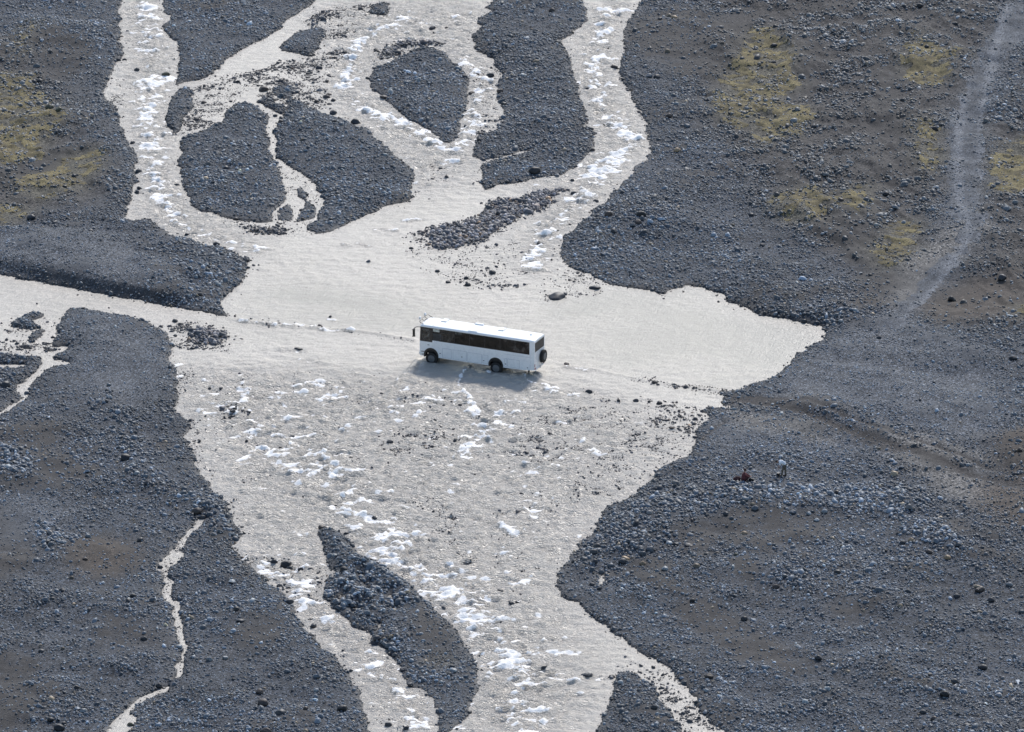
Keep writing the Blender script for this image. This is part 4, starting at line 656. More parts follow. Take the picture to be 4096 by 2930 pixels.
bus = empty("bus", (BX, BY, -.18), -BA)
tag(bus, "white high wheeled coach with spare wheel on its tail fording the silty river", "bus")
LB, HW, EZ, SK = 12.39, 1.25, 3.93, .83      # length, half width, eaves, skirt
WX = (1.25, 8.25); WR = .61; AZ, AR = .97, .74
ZB, ZT = 2.56, 3.85                           # window band
bm = bmesh.new()
for sgn in (-1, 1):
    y0, y1 = (-HW, -HW + .05) if sgn < 0 else (HW - .05, HW)
    low = [(.06, SK)]
    for wx in WX: low += arc(wx, AZ, AR, 191, -11, 20)
    low += [(11.2, SK + .04), (LB - .03, SK + .16), (LB, 1.3), (LB, ZB), (1.38, ZB), (1.38, 2.36), (.02, 2.36), (0, 1.3)]
    add_prism(bm, low, 'y', y0, y1)
    add_box(bm, 11.86, LB, y0, y1, ZB + .0005, ZT)                      # rear quarter
    add_box(bm, .12, LB, y0, y1, ZT + .0005, EZ)                        # cant rail
prof = [(-HW, EZ - .02), (-HW + .015, EZ + .04), (-HW + .09, EZ + .115), (-.9, EZ + .155), (-.45, EZ + .18), (0, EZ + .19)]
prof = prof + [(-y, z) for y, z in prof[-2::-1]]
body = None
# rear wall with a window opening, front wall
add_box(bm, LB - .06, LB - .003, -HW + .052, HW - .052, SK + .2, 2.86); add_box(bm, LB - .06, LB - .003, -HW + .052, HW - .052, 3.74, EZ + .02)
for s in (-1, 1): add_box(bm, LB - .06, LB - .003, s * 1.19, s * 1.07, 2.8605, 3.7395)
add_box(bm, .003, .06, -HW + .052, HW - .052, SK + .1, 2.3)
body = bm_obj("body", bm, WHITE, bus)
# roof shell, rounded down at both ends
bm = bmesh.new(); rings = []
for x, f, dz in ((-.02, .86, -.16), (.05, .93, -.06), (.16, .98, -.015), (.4, 1, 0), (LB - .4, 1, 0), (LB - .14, .985, -.02), (LB - .03, .95, -.07), (LB + .02, .90, -.17)):
    rings.append([bm.verts.new((x, y * f, max(z + dz, EZ - .04 + .0) if abs(y) > 1.2 else z + dz)) for y, z in prof])
for A, B in zip(rings, rings[1:]):
    for q in range(len(A) - 1): bm.faces.new((A[q], A[q + 1], B[q + 1], B[q]))
bm.faces.new(rings[0][::-1]); bm.faces.new(rings[-1])
roof = bm_obj("roof", bm, ROOFW, bus, True)
def hatch(x, y, lx_, ly_, h=.10):
    b = bmesh.new(); zr = EZ + .19 - .05 * (abs(y) / 1.1) ** 2
    add_box(b, x - lx_ / 2, x + lx_ / 2, y - ly_ / 2, y + ly_ / 2, zr - .06, zr + h, .045); bm_obj("roof_hatch", b, ROOFW, roof)
hatch(1.95, .62, .60, .86); hatch(8.2, .48, .62, .86); hatch(5.5, 1.0, .95, .36, .12)
b = bmesh.new(); add_box(b, 5.2, 6.15, -1.12, -.80, EZ + .08, EZ + .20, .03); bm_obj("roof_pod", b, ROOFW, roof)
b = bmesh.new(); add_lathe(b, [(0, .17), (.001, .17)], 0, 0, 0); b.free()
b = bmesh.new(); bmesh.ops.create_cone(b, cap_ends=True, segments=20, radius1=.17, radius2=.12, depth=.12, matrix=Matrix.Translation((11.4, .2, EZ + .22))); bm_obj("vent_cap", b, ROOFW, roof, False)
b = bmesh.new()
for i in range(9):
    y = -1.1 + 2.2 * i / 8; z = np.interp(y, [q[0] for q in prof], [q[1] for q in prof])
    if i: add_tube(b, [(1.37, yp, zp + .004), (1.37, y, z + .004)], .016, 6)
    yp, zp = y, z
bm_obj("roof_seam", b, SEAMM, roof)
b = bmesh.new()
for s in (-1, 1): add_box(b, .15, LB - .05, s * (HW + .002), s * (HW + .022), EZ - .012, EZ + .012)
bm_obj("rain_gutter", b, WHITE, bus)
# glazing
def pane(x0, x1, z0, z1, y, m, name="window"):
    b = bmesh.new(); add_box(b, x0, x1, y - .006, y + .006, z0, z1); return bm_obj(name, b, m, bus)
b = bmesh.new()                                             # black bonded surround and pillars, both sides
edges = [1.40, 2.36, 3.74, 5.40, 7.05, 8.70, 10.30, 11.84]
for s in (-1, 1):
    y0, y1 = s * (HW - .045), s * (HW - .012)
    for x in edges: add_box(b, x - .035, x + .035, y0, y1, ZB + .04, ZT - .04)
    add_box(b, 1.365, 11.875, y0, y1, ZB + .0005, ZB + .0395); add_box(b, 1.365, 11.875, y0, y1, ZT - .0395, ZT - .0005)
for s in (-1, 1):
    y0, y1 = s * (HW - .045), s * (HW + .004)
    add_prism(b, [(.02, 2.361), (.24, 2.361), (.30, ZT), (.10, ZT)], 'y', y0, y1)
    add_box(b, 1.06, 1.364, y0, y1, 2.361, ZT - .001); add_box(b, .26, 1.06, y0, y1, 2.361, 2.56); add_box(b, .30, 1.06, y0, y1, 3.66, ZT - .001)
bm_obj("window_surround", b, BLACK, bus)
for i in range(len(edges) - 1):
    pane(edges[i] + .036, edges[i + 1] - .036, ZB + .04, ZT - .04, -HW + .022, LITE if i < 2 else TINT)
    clear = i == 1
    if clear:
        pane(2.78, 3.46, ZB + .04, ZT - .04, HW - .022, CLEAR); pane(2.40, 2.76, ZB + .04, ZT - .04, HW - .022, DARKG); pane(3.48, 3.70, ZB + .04, ZT - .04, HW - .022, DARKG)
    else: pane(edges[i] + .036, edges[i + 1] - .036, ZB + .04, ZT - .04, HW - .022, DARKG)
pane(.27, 1.058, 2.565, 3.655, -HW + .01, CLEAR, "cab_window"); pane(.27, 1.058, 2.565, 3.655, HW - .01, CLEAR, "door_window")
b = bmesh.new(); add_prism(b, [(-1.12, 2.34), (1.12, 2.34), (1.08, 3.86), (-1.08, 3.86)], 'x', .03, .042); bm_obj("windscreen", b, CLEAR, bus)
b = bmesh.new(); add_box(b, LB - .045, LB - .012, -1.07, 1.07, 2.865, 3.735); bm_obj("rear_window", b, DARKG, bus)
b = bmesh.new()
add_box(b, LB - .004, LB + .008, -1.10, 1.10, 2.82, 2.87); add_box(b, LB - .004, LB + .008, -1.10, 1.10, 3.73, 3.78)
for s in (-1, 1): add_box(b, LB - .004, LB + .008, s * 1.10, s * 1.05, 2.8705, 3.7295)
bm_obj("rear_window_seal", b, BLACK, bus)
# inside
b = bmesh.new(); add_box(b, .08, LB - .08, -HW + .06, HW - .06, 1.45, 1.52)
add_box(b, 1.40, LB - .08, HW - .10, HW - .065, 1.53, ZB - .01); add_box(b, 1.40, LB - .08, -HW + .065, -HW + .10, 1.53, ZB - .01); add_box(b, .10, LB - .08, -HW + .07, HW - .07, EZ - .06, EZ - .03); add_box(b, LB - .12, LB - .08, -HW + .1, HW - .1, 1.53, EZ - .07)
bm_obj("cabin_lining", b, DARKIN, bus)
def seat(x, y, m):
    b = bmesh.new(); add_box(b, x, x + .46, y - .22, y + .22, 1.92, 2.05, .03); add_box(b, x + .40, x + .52, y - .22, y + .22, 2.05, 2.80, .04); add_box(b, x + .42, x + .52, y - .13, y + .13, 2.82, 3.00, .03); add_box(b, x + .1, x + .35, y - .15, y + .15, 1.52, 1.92)
    return bm_obj("seat", b, m, bus)
seat(.62, -.72, SEATM)
for x in (2.0, 3.75, 4.6, 5.45, 6.3, 7.15, 8.0, 8.85, 9.7, 10.55, 11.3):
    for y in (-.95, -.48, .48, .95): seat(x, y, SEATM)
b = bmesh.new(); tor = []
for q in range(20): tor.append((.42 + .06 * math.sin(2 * math.pi * q / 20), -.72 + .24 * math.cos(2 * math.pi * q / 20), 2.62 + .21 * math.sin(2 * math.pi * q / 20)))
add_tube(b, tor + tor[:1], .018, 6); add_tube(b, [(.2, -.72, 2.2), (.42, -.72, 2.62)], .03, 6); bm_obj("steering_wheel", b, BLACK, bus)
b = bmesh.new(); add_box(b, .09, .40, -1.1, 1.1, 2.0, 2.42, .05); bm_obj("dashboard", b, DARKIN, bus)
# wheels
def wheel(name, x, y, z, s, axis='y', par=bus):
    """s: which way the outer face looks"""
    e = bpy.data.objects.new(name, None); COL.objects.link(e); e.parent = par; e.location = (x, y, z)
    b = bmesh.new(); W = .17
    add_lathe(b, [(-W, .36), (-W * 1.03, .45), (-W * .98, .55), (-W * .75, WR), (0, WR + .005), (W * .75, WR), (W * .98, .55), (W * 1.03, .45), (W, .36)], 0, 0, 0, axis)
    for q in range(36):
        t = 2 * math.pi * q / 36
        m = Matrix.Rotation(t, 4, 'Y' if axis == 'y' else 'X')
        r_ = bmesh.ops.create_cube(b, size=1)
        for v in r_['verts']:
            c_ = v.co; d = Vector((c_.x * .05, c_.y * W * 1.5, c_.z * .05 + WR)) if axis == 'y' else Vector((c_.y * W * 1.5, c_.x * .05, c_.z * .05 + WR))
            v.co = m @ d
    bm_obj("tyre", b, RUBBER, e)
    b = bmesh.new()
    add_lathe(b, [(s * (W + .012), .365), (s * (W + .025), .345), (s * .10, .325), (s * .07, .24), (s * .09, .20), (s * .15, .17), (s * .19, .14), (s * .20, .06)], 0, 0, 0, axis)
    bm_obj("rim", b, STEEL, e, True)
    b = bmesh.new()
    for q in range(10):
        t = 2 * math.pi * q / 10; cc = (.205 * math.cos(t), s * .12, .205 * math.sin(t)) if axis == 'y' else (s * .12, .205 * math.cos(t), .205 * math.sin(t))
        bmesh.ops.create_icosphere(b, subdivisions=1, radius=.022, matrix=Matrix.Translation(cc))
    bm_obj("wheel_nuts", b, CHROME, e)
    return e
for x in WX:
    for s in (-1, 1): wheel("wheel", x, s * (HW - .20), WR, s)
wheel("spare_wheel", LB + .19, .56, 1.95, 1, 'x')
b = bmesh.new(); add_box(b, LB - .002, LB + .02, .30, .82, 1.5, 2.4); add_tube(b, [(LB + .01, .1, 1.55), (LB + .25, .1, 1.3), (LB + .25, 1.0, 1.3), (LB + .01, 1.0, 1.55)], .025, 6); bm_obj("spare_wheel_carrier", b, BLACK, bus)
for x in WX:
    for s in (-1, 1):
        b = bmesh.new(); o_ = arc(x, AZ, AR + .05, 196, -16, 22); i_ = arc(x, AZ, AR - .13, -16, 196, 22)
        add_prism(b, o_ + i_, 'y', s * (HW - .02), s * (HW + .045)); arch = b; b = bmesh.new(); o2 = arc(x, AZ, AR - .02, 196, -16, 22); i2 = arc(x, AZ, AR - .06, -16, 196, 22)
        add_prism(b, o2 + i2, 'y', s * (HW - .65), s * (HW - .021)); add_box(b, x - .7, x + .7, s * (HW - .68), s * (HW - .64), .95, 1.62)
        ha = bm_obj("wheel_arch", arch, BLACK, bus); bm_obj("arch_liner", b, MATTE, ha)
b = bmesh.new()
add_box(b, .1, LB - .1, -.95, .95, 1.15, 1.38); add_box(b, 1.0, 11.6, -.45, -.33, .82, 1.1); add_box(b, 1.0, 11.6, .33, .45, .82, 1.1)
for x in WX: add_tube(b, [(x, -1.0, WR), (x, 1.0, WR)], .10, 10); bmesh.ops.create_icosphere(b, subdivisions=2, radius=.24, matrix=Matrix.Translation((x, .1, WR)))
add_box(b, 3.2, 5.6, -1.0, -.5, .75, 1.12); add_box(b, 3.2, 5.6, .5, 1.0, .75, 1.12)
bm_obj("chassis", b, DARKIN, bus)
# luggage doors, handles, grilles
for x0, x1, z0, z1 in ((2.5, 3.42, .95, 1.90), (3.64, 5.08, .95, 1.90), (5.22, 6.70, .92, 1.86), (6.84, 7.40, 1.02, 1.84), (9.22, 9.42, 1.0, 1.80), (9.52, 10.78, 1.0, 1.80)):
    for s in (-1, 1):
        b = bmesh.new(); add_box(b, x0 - .02, x1 + .02, s * (HW + .001), s * (HW + .004), z0 - .02, z1 + .02); h = bm_obj("luggage_hatch", b, SEAMM, bus)
        b = bmesh.new(); add_box(b, x0, x1, s * (HW + .0042), s * (HW + .010), z0, z1); bm_obj("hatch_panel", b, WHITE, h)
b = bmesh.new()
for x, z in ((2.23, 1.33), (4.58, 1.29), (6.94, 1.26), (9.29, 1.24), (11.66, 1.18)):
    for s in (-1, 1): add_box(b, x - .07, x + .07, s * (HW + .001), s * (HW + .022), z - .03, z + .03)
bm_obj("side_latch", b, BLACK, bus)
b = bmesh.new(); add_box(b, .86, 1.08, -HW - .035, -HW - .001, 2.03, 2.07); bm_obj("door_handle", b, BLACK, bus)
for z in (1.28, .98):
    b = bmesh.new()
    for q in range(3): add_box(b, .18 if z > 1 else .22, .50 if z > 1 else .42, -HW - .008, -HW - .001, z - .05 + q * .04, z - .025 + q * .04)
    bm_obj("air_grille", b, BLACK, bus)
b = bmesh.new(); add_box(b, 11.92, 11.935, -HW - .004, -HW - .001, SK + .2, ZB); add_box(b, 9.0, 11.93, -HW - .004, -HW - .001, 2.26, 2.275); bm_obj("panel_seam", b, SEAMM, bus)
# front end
b = bmesh.new(); add_box(b, -.09, .02, -1.2, 1.2, .86, 1.22, .05); bm_obj("bumper", b, WHITE, bus)
for s in (-1, 1):
    b = bmesh.new(); add_lathe(b, [(.02, .16), (-.05, .15), (-.07, .08)], 0, s * .92, 1.48, 'x', 20); bm_obj("headlight", b, LAMP, bus)
    b = bmesh.new(); add_lathe(b, [(.02, .10), (-.13, .095), (-.15, .05)], 0, s * 1.02, 1.08, 'x', 16); bm_obj("fog_light", b, LAMP, bus)
b = bmesh.new(); add_box(b, -.03, .02, -.6, .6, 1.3, 1.75, .02)
for q in range(4): add_box(b, -.045, -.03, -.58, .58, 1.36 + .1 * q, 1.40 + .1 * q)
bm_obj("radiator_grille", b, BLACK, bus)
for s in (-1, 1):
    b = bmesh.new(); add_tube(b, [(.10, s * 1.22, 3.80), (-.28, s * 1.27, 3.77), (-.50, s * 1.30, 3.66), (-.58, s * 1.32, 3.45)], .036, 8)
    h = bm_obj("mirror", b, BLACK, bus, True)
    b = bmesh.new(); add_box(b, -.66, -.53, s * 1.20, s * 1.42, 2.78, 3.46, .05); bm_obj("mirror_housing", b, BLACK, h)
b = bmesh.new()
add_tube(b, [(.35, -1.02, EZ + .13), (.02, -1.0, EZ + .22), (-.12, -.95, EZ + .34), (-.16, -.3, EZ + .42), (-.16, .3, EZ + .42), (-.16, .7, EZ + .42), (-.12, 1.15, EZ + .34), (.02, 1.2, EZ + .22), (.35, 1.2, EZ + .11)], .028, 8)
for y in (-.35, .35): add_tube(b, [(-.16, y, EZ + .42), (.22, y, EZ + .14)], .022, 6)
bar = bm_obj("light_bar", b, BLACK, bus)
for y in (-.62, .62):
    b = bmesh.new(); add_lathe(b, [(.06, .05), (.02, .13), (-.09, .155), (-.10, .14), (-.11, .05)], -.18, y, EZ + .56, 'x', 22); q_ = bm_obj("spotlight", b, WHITE, bar, True)
    b = bmesh.new(); add_lathe(b, [(-.105, .145), (-.125, .10)], -.18, y, EZ + .56, 'x', 20); bm_obj("lens", b, LAMP, q_)
# tail
for s in (-1, 1):
    b = bmesh.new(); add_box(b, LB - .002, LB + .035, s * 1.20, s * .86, 1.06, 1.20, .012); bm_obj("tail_light", b, REDL, bus)
    b = bmesh.new(); add_box(b, LB - .002, LB + .03, s * 1.20, s * 1.12, 1.3, 1.62, .012); bm_obj("tail_light", b, REDL, bus)
b = bmesh.new(); add_box(b, LB - .3, LB + .16, -.08, .08, .92, 1.04, .02); add_tube(b, [(LB + .12, 0, 1.04), (LB + .12, 0, 1.18)], .04, 8); bm_obj("tow_hitch", b, CHROME, bus)
b = bmesh.new(); add_box(b, LB - .02, LB + .05, -1.15, 1.15, SK + .10, SK + .22, .02); bm_obj("rear_bumper", b, WHITE, bus)
b = bmesh.new(); add_box(b, LB + .001, LB + .012, -.62, -.16, 1.30, 1.42); bm_obj("number_plate", b, WHITE, bus)
b = bmesh.new(); add_box(b, 11.70, 11.76, -HW + .02, -HW + .30, .66, .95); add_box(b, 11.70, 11.76, HW - .30, HW - .02, .66, .95); bm_obj("mud_flap", b, RUBBER, bus)

SKIN = plain("skin", (.36, .22, .16), .6); HAIR = plain("dark_hair", (.03, .02, .017), .8)
TEE = plain("white_cotton", (.72, .74, .77), .9); TROU = plain("khaki_cloth", (.115, .095, .07), .95); BOOT = plain("boot_leather", (.03, .025, .022), .7)
MAROON = plain("maroon_cloth", (.115, .032, .035), .9); MAROOND = plain("dark_maroon_cloth", (.06, .022, .024), .95); HATM = plain("dark_felt", (.03, .013, .015), .95)
BLKP = plain("black_plastic", (.008, .009, .010), .4); STICK = plain("white_stick_paint", (.75, .75, .73), .6)
def limb(bm, pts, rad, seg=12):
    """a tapered chain with a ball at every joint"""
    pts = [Vector(p) for p in pts]
    for (a, ra), (b, rb) in zip(zip(pts, rad), zip(pts[1:], rad[1:])):
        d = b - a; q = d.to_track_quat('Z', 'Y').to_matrix().to_4x4()
        bmesh.ops.create_cone(bm, cap_ends=True, segments=seg, radius1=ra, radius2=rb, depth=d.length, matrix=Matrix.Translation((a + b) / 2) @ q)
    for p, r_ in zip(pts, rad): bmesh.ops.create_icosphere(bm, subdivisions=2, radius=r_, matrix=Matrix.Translation(p))
def blob(bm, c, r3, rot=None):
    m = Matrix.Translation(c) @ (rot or Matrix()) @ Matrix.Diagonal((*r3, 1))
    bmesh.ops.create_icosphere(bm, subdivisions=3, radius=1, matrix=m)
def melt(name, bm, mat, parent, vox=.008, it=4):
    """joins everything in bm into one continuous surface"""
    me = bpy.data.meshes.new(name); bm.to_mesh(me); bm.free(); o = bpy.data.objects.new(name, me); COL.objects.link(o)
    m = o.modifiers.new("join", 'REMESH'); m.mode = 'VOXEL'; m.voxel_size = vox
    s = o.modifiers.new("relax", 'SMOOTH'); s.iterations = it; s.factor = .5
    dg = bpy.context.evaluated_depsgraph_get(); me2 = bpy.data.meshes.new_from_object(o.evaluated_get(dg)); bpy.data.objects.remove(o); bpy.data.meshes.remove(me)
    me2.name = name; me2.shade_smooth(); me2.materials.clear(); return link(name, me2, mat, parent)
def hand(bm, w, d, up, curl=.5, s=1.0):
    """palm and five bent fingers from wrist w, pointing along d; up = back of the hand"""
    w, d, up = Vector(w), Vector(d).normalized(), Vector(up).normalized(); sd_ = d.cross(up).normalized(); up = sd_.cross(d)
    for k_ in (-.03, -.01, .01, .03): limb(bm, [w, w + d * .085 + sd_ * k_], [.024, .014])
    for k_, L in ((-.033, .062), (-.011, .076), (.011, .072), (.033, .058)):
        p0 = w + d * .085 + sd_ * k_; a = d; pts = [p0]
        for j in range(3):
            a = (a - up * curl * .8).normalized(); pts.append(pts[-1] + a * L * (.42, .32, .26)[j])
        limb(bm, pts, [.0105, .0095, .0085, .0075], 8)
    p0 = w + d * .03 + sd_ * -.03; p1 = p0 + (d * .6 - sd_ * .8 - up * .3).normalized() * .04
    limb(bm, [p0, p1, p1 + (d - up * .5 * curl).normalized() * .032], [.014, .011, .009], 8)
def head(bm, c, fwd, up, s=1.0):
    c, f, u = Vector(c), Vector(fwd).normalized(), Vector(up).normalized(); sd_ = f.cross(u).normalized(); u = sd_.cross(f)
    rot = Matrix((sd_, f, u)).transposed().to_4x4()
    blob(bm, c, (.075, .094, .105), rot); blob(bm, c + f * .025 - u * .06, (.058, .068, .062), rot)
    blob(bm, c + f * .098 - u * .018, (.014, .020, .026), rot)                      # nose
    blob(bm, c + f * .086 - u * .058, (.026, .012, .008), rot); blob(bm, c + f * .078 - u * .10, (.026, .020, .018), rot)
    for q in (-1, 1):
        blob(bm, c + sd_ * .076 * q - u * .005, (.010, .022, .032), rot); blob(bm, c + f * .083 + sd_ * .032 * q + u * .012, (.018, .010, .008), rot)
    return sd_, f, u, rot
def on_ground(u_, v_):
    g = at(u_, v_)
    for _ in range(4): g = at(u_, v_, float(height(g[0], g[1])))
    return Vector((g[0], g[1], float(height(g[0], g[1]))))

# the bent person: stands side-on, folded at the hips, facing left in the photo (-X)
bp = on_ground(3132, 1906); root = empty("person", bp); root.scale = (1.2, 1.2, 1.2)
tag(root, "person in a white T-shirt and khaki trousers bending down over the cobbles", "person", "two people on the gravel bank")
fa, fb = (-.14, -.16, .0), (.20, .12, .0)
fa = (fa[0], fa[1], float(height(bp.x + fa[0], bp.y + fa[1])) - bp.z); fb = (fb[0], fb[1], float(height(bp.x + fb[0], bp.y + fb[1])) - bp.z)
hipA, hipB = Vector((.10, -.09, .92)), Vector((.12, .09, .92))
kA, kB = Vector((-.06, -.14, .50)), Vector((.17, .12, .49)); aA, aB = Vector(fa) + Vector((.03, 0, .10)), Vector(fb) + Vector((.03, 0, .10))
chest, neck = Vector((-.20, 0, 1.22)), Vector((-.36, 0, 1.24)); hd = Vector((-.50, 0, 1.22))
shA, shB = Vector((-.27, -.19, 1.20)), Vector((-.27, .19, 1.20))
elA, elB = Vector((-.24, -.22, .92)), Vector((-.28, .20, .93)); wrA, wrB = Vector((-.34, -.16, .70)), Vector((-.38, .10, .70))
b = bmesh.new()
limb(b, [(.12, 0, .94), (.03, 0, 1.10), (-.12, 0, 1.20), tuple(chest), tuple(neck), tuple(neck + (hd - neck) * .5)], [.135, .125, .13, .13, .06, .052])
for y in (-.09, .09): limb(b, [(-.22, y, 1.21), (.0, y * .8, 1.12)], [.10, .09])
for hp, kn, an, ft in ((hipA, kA, aA, fa), (hipB, kB, aB, fb)):
    limb(b, [hp, kn, an], [.085, .055, .038]); limb(b, [an, Vector(ft) + Vector((-.15, 0, .03))], [.04, .03])
for sh, el, wr, sg in ((shA, elA, wrA, 1), (shB, elB, wrB, -1)):
    limb(b, [sh, el, wr], [.055, .042, .028]); hand(b, wr, (wr - el), (-1, 0, .2), .6)
sd_, hf, hu, hr = head(b, hd, (-.45, 0, -.9), (-.9, 0, .45))
melt("body", b, SKIN, root, .009)
b = bmesh.new(); limb(b, [(.13, 0, .98), (.03, 0, 1.115), (-.12, 0, 1.215), tuple(chest + Vector((-.03, 0, .01)))], [.150, .142, .150, .148])
for y in (-.09, .09): limb(b, [(-.24, y, 1.215), (.0, y * .8, 1.125)], [.118, .105])
for sh, el in ((shA, elA), (shB, elB)): limb(b, [sh, sh + (el - sh) * .62], [.075, .068])
melt("t_shirt", b, TEE, root, .012, 6)
b = bmesh.new(); limb(b, [(.135, 0, .985), (.12, 0, .90)], [.148, .15])
for hp, kn, an in ((hipA, kA, aA), (hipB, kB, aB)): limb(b, [hp, kn, an + Vector((0, 0, .0))], [.108, .076, .062])
melt("trousers", b, TROU, root, .012, 4)
for an, ft in ((aA, fa), (aB, fb)):
    b = bmesh.new(); limb(b, [an + Vector((0, 0, .06)), an - Vector((0, 0, .04)), Vector(ft) + Vector((-.08, 0, .05)), Vector(ft) + Vector((-.19, 0, .04))], [.058, .058, .05, .042]); melt("boot", b, BOOT, root, .01, 3)
b = bmesh.new(); blob(b, hd + hu * .03 - hf * .02, (.084, .098, .090), hr); melt("hair", b, HAIR, root, .01, 2)
b = bmesh.new()
for q in (-1, 1): bmesh.ops.create_icosphere(b, subdivisions=2, radius=.011, matrix=Matrix.Translation(hd + hf * .088 + sd_ * .032 * q + hu * .002))
bm_obj("eyes", b, plain("eye", (.05, .04, .035), .2), root, True)

# the crouching person, back to the water, both arms towards the bag on the right
cp = on_ground(2976, 1926); root = empty("person", cp); root.scale = (1.08, 1.08, 1.08)
tag(root, "person in a maroon jacket and dark brimmed hat squatting on the cobbles", "person", "two people on the gravel bank")
b = bmesh.new()
limb(b, [(0, .05, .22), (.0, .0, .40), (.02, -.03, .62), (.03, -.03, .80), (.04, -.03, .92)], [.17, .15, .14, .07, .055])
for y in (-.1, .1): limb(b, [(.03, y, .66), (0, y, .35)], [.10, .11])
legs = []
for y in (-.13, .15):
    hp, kn, an = Vector((0, y, .24)), Vector((.36, y * 1.5, .44)), Vector((.14, y * 1.3, .10)); legs.append((hp, kn, an))
    limb(b, [hp, kn, an], [.10, .06, .042]); limb(b, [an, an + Vector((.17, 0, -.06))], [.042, .03])
arms = []
for y in (-.2, .2):
    sh, el, wr = Vector((.05, y, .68)), Vector((.30, y * 1.1, .52)), Vector((.54, y * .55, .46)); arms.append((sh, el, wr))
    limb(b, [sh, el, wr], [.058, .044, .03]); hand(b, wr, wr - el, (0, 0, 1), .5)
hd = Vector((.06, -.03, 1.02)); sd_, hf, hu, hr = head(b, hd, (.9, -.1, -.25), (.25, 0, .95))
melt("body", b, SKIN, root, .009)
b = bmesh.new(); limb(b, [(-.01, .04, .20), (.0, .0, .40), (.02, -.03, .62), (.03, -.03, .76)], [.25, .25, .21, .11])
for y in (-.1, .1): limb(b, [(.03, y, .68), (0, y, .33)], [.155, .20])
for sh, el, wr in arms: limb(b, [sh, el, el + (wr - el) * .75], [.085, .07, .055])
melt("jacket", b, MAROON, root, .012, 6)
b = bmesh.new()
for hp, kn, an in legs: limb(b, [hp, kn, an], [.125, .085, .065])
melt("trousers", b, MAROOND, root, .012, 4)
for hp, kn, an in legs:
    b = bmesh.new(); limb(b, [an + Vector((0, 0, .04)), an + Vector((.0, 0, -.05)), an + Vector((.20, 0, -.06))], [.06, .055, .045]); melt("boot", b, BOOT, root, .01, 3)
b = bmesh.new(); m_ = Matrix.Translation(hd + hu * .045) @ hr
bmesh.ops.create_cone(b, cap_ends=True, segments=28, radius1=.17, radius2=.165, depth=.022, matrix=m_); bmesh.ops.create_cone(b, cap_ends=True, segments=28, radius1=.098, radius2=.085, depth=.11, matrix=m_ @ Matrix.Translation((0, 0, .06)))
h_ = bm_obj("hat", b, HATM, root)
b = bmesh.new(); blob(b, hd - hf * .015 + hu * .01, (.082, .092, .085), hr); melt("hair", b, HAIR, root, .01, 2)
b = bmesh.new()
for q in (-1, 1): bmesh.ops.create_icosphere(b, subdivisions=2, radius=.011, matrix=Matrix.Translation(hd + hf * .088 + sd_ * .032 * q + hu * .002))
bm_obj("eyes", b, bpy.data.materials["eye"], root, True)

# what lies around them
rp = on_ground(2947, 1924); root = empty("rucksack", rp, .2)
tag(root, "dark maroon rucksack lying on the cobbles behind the squatting person", "rucksack")
b = bmesh.new(); limb(b, [(-.16, 0, .17), (.10, 0, .20), (.20, 0, .22)], [.20, .24, .20]); blob(b, (0, -.2, .18), (.2, .12, .13)); melt("bag_body", b, MAROOND, root, .015, 5)
b = bmesh.new(); blob(b, (.22, 0, .24), (.13, .19, .15)); melt("top_flap", b, MAROON, root, .015, 3)
b = bmesh.new()
for y in (-.09, .09): add_tube(b, [(.20, y, .40), (.02, y, .44), (-.20, y, .34), (-.30, y, .16)], .018, 6)
bm_obj("strap", b, BLKP, root)
kp = on_ground(3006, 1924); root = empty("kit_bag", kp, -.3)
tag(root, "black kit bag slumped on cobbles before the squatting person's hands", "bag")
b = bmesh.new(); limb(b, [(-.20, 0, .10), (0, 0, .14), (.20, 0, .11)], [.11, .14, .11]); melt("bag_body", b, BLKP, root, .012, 5)
b = bmesh.new(); add_tube(b, [(-.12, 0, .22), (-.06, 0, .33), (.06, 0, .33), (.12, 0, .22)], .012, 6); bm_obj("handle", b, BLKP, root)
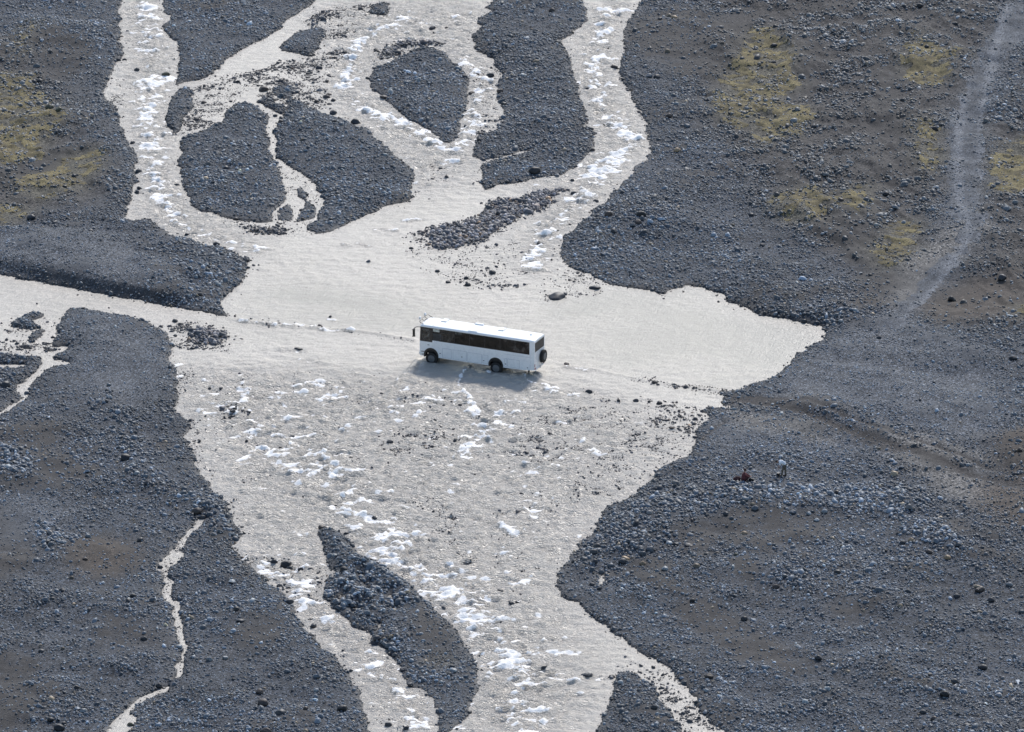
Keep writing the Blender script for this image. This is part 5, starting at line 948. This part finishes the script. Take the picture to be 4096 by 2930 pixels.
for (u_, v_, tx, lab) in ((3000, 1911, .10, "white stick leaning beside the black kit bag, the upper one"), (3009, 1920, -.05, "white stick standing at the black kit bag's right end, the lower one")):
    q = on_ground(u_, v_); b = bmesh.new(); add_tube(b, [(tx, 0, .36), (0, 0, .2), (-tx, 0, -.05)], [.022, .024, .022], 8); o = bm_obj("stick", b, STICK); o.location = q; tag(o, lab, "stick", "white sticks by the kit bag")
kp = on_ground(3113, 1904); root = empty("bucket", kp)
tag(root, "black bucket on the cobbles in front of the bending person's feet", "bucket")
b = bmesh.new(); bmesh.ops.create_cone(b, cap_ends=True, segments=24, radius1=.13, radius2=.165, depth=.30, matrix=Matrix.Translation((0, 0, .15))); bmesh.ops.create_cone(b, cap_ends=False, segments=24, radius1=.175, radius2=.175, depth=.03, matrix=Matrix.Translation((0, 0, .285))); bm_obj("pail", b, BLKP, root)
b = bmesh.new(); add_tube(b, [(.165 * math.cos(R(t)), 0, .28 + .19 * math.sin(R(t))) for t in range(0, 181, 15)], .008, 6); bm_obj("handle", b, STICK, root)

# driftwood and a few scraps
WOOD = plain("grey_driftwood", (.10, .08, .065), .9, bump=.5); SCRAP = plain("white_scrap", (.7, .7, .69), .7)
q = on_ground(1318, 2108); b = bmesh.new()
add_tube(b, [(-.55, 0, .18), (-.1, .02, .22), (.35, -.02, .20), (.62, 0, .24)], [.05, .06, .045, .03], 9); add_tube(b, [(.3, 0, .2), (.42, .08, .42), (.46, .1, .55)], [.03, .025, .015], 8); add_tube(b, [(.38, -.01, .2), (.5, -.2, .05), (.62, -.3, -.08)], [.03, .025, .015], 8)
o = bm_obj("driftwood", b, WOOD, None, True); o.location = q; tag(o, "forked grey driftwood branch caught on stones at the long island's tip", "driftwood")
q = on_ground(4040, 1266); b = bmesh.new(); add_box(b, -.36, .36, -.06, .06, .02, .14, .015); add_box(b, -.42, -.30, -.05, .05, .10, .34, .012); o = bm_obj("timber_scrap", b, SCRAP); o.location = q; o.rotation_euler = (0, 0, -.5); tag(o, "broken white board lying on gravel near the right edge", "board")
q = on_ground(4073, 2732); b = bmesh.new(); add_box(b, -.20, .20, -.28, .28, .03, .12, .03); o = bm_obj("slab", b, SCRAP); o.location = q; o.rotation_euler = (.5, .1, .5); tag(o, "white flat slab tilted among dark stones at lower right edge", "slab")
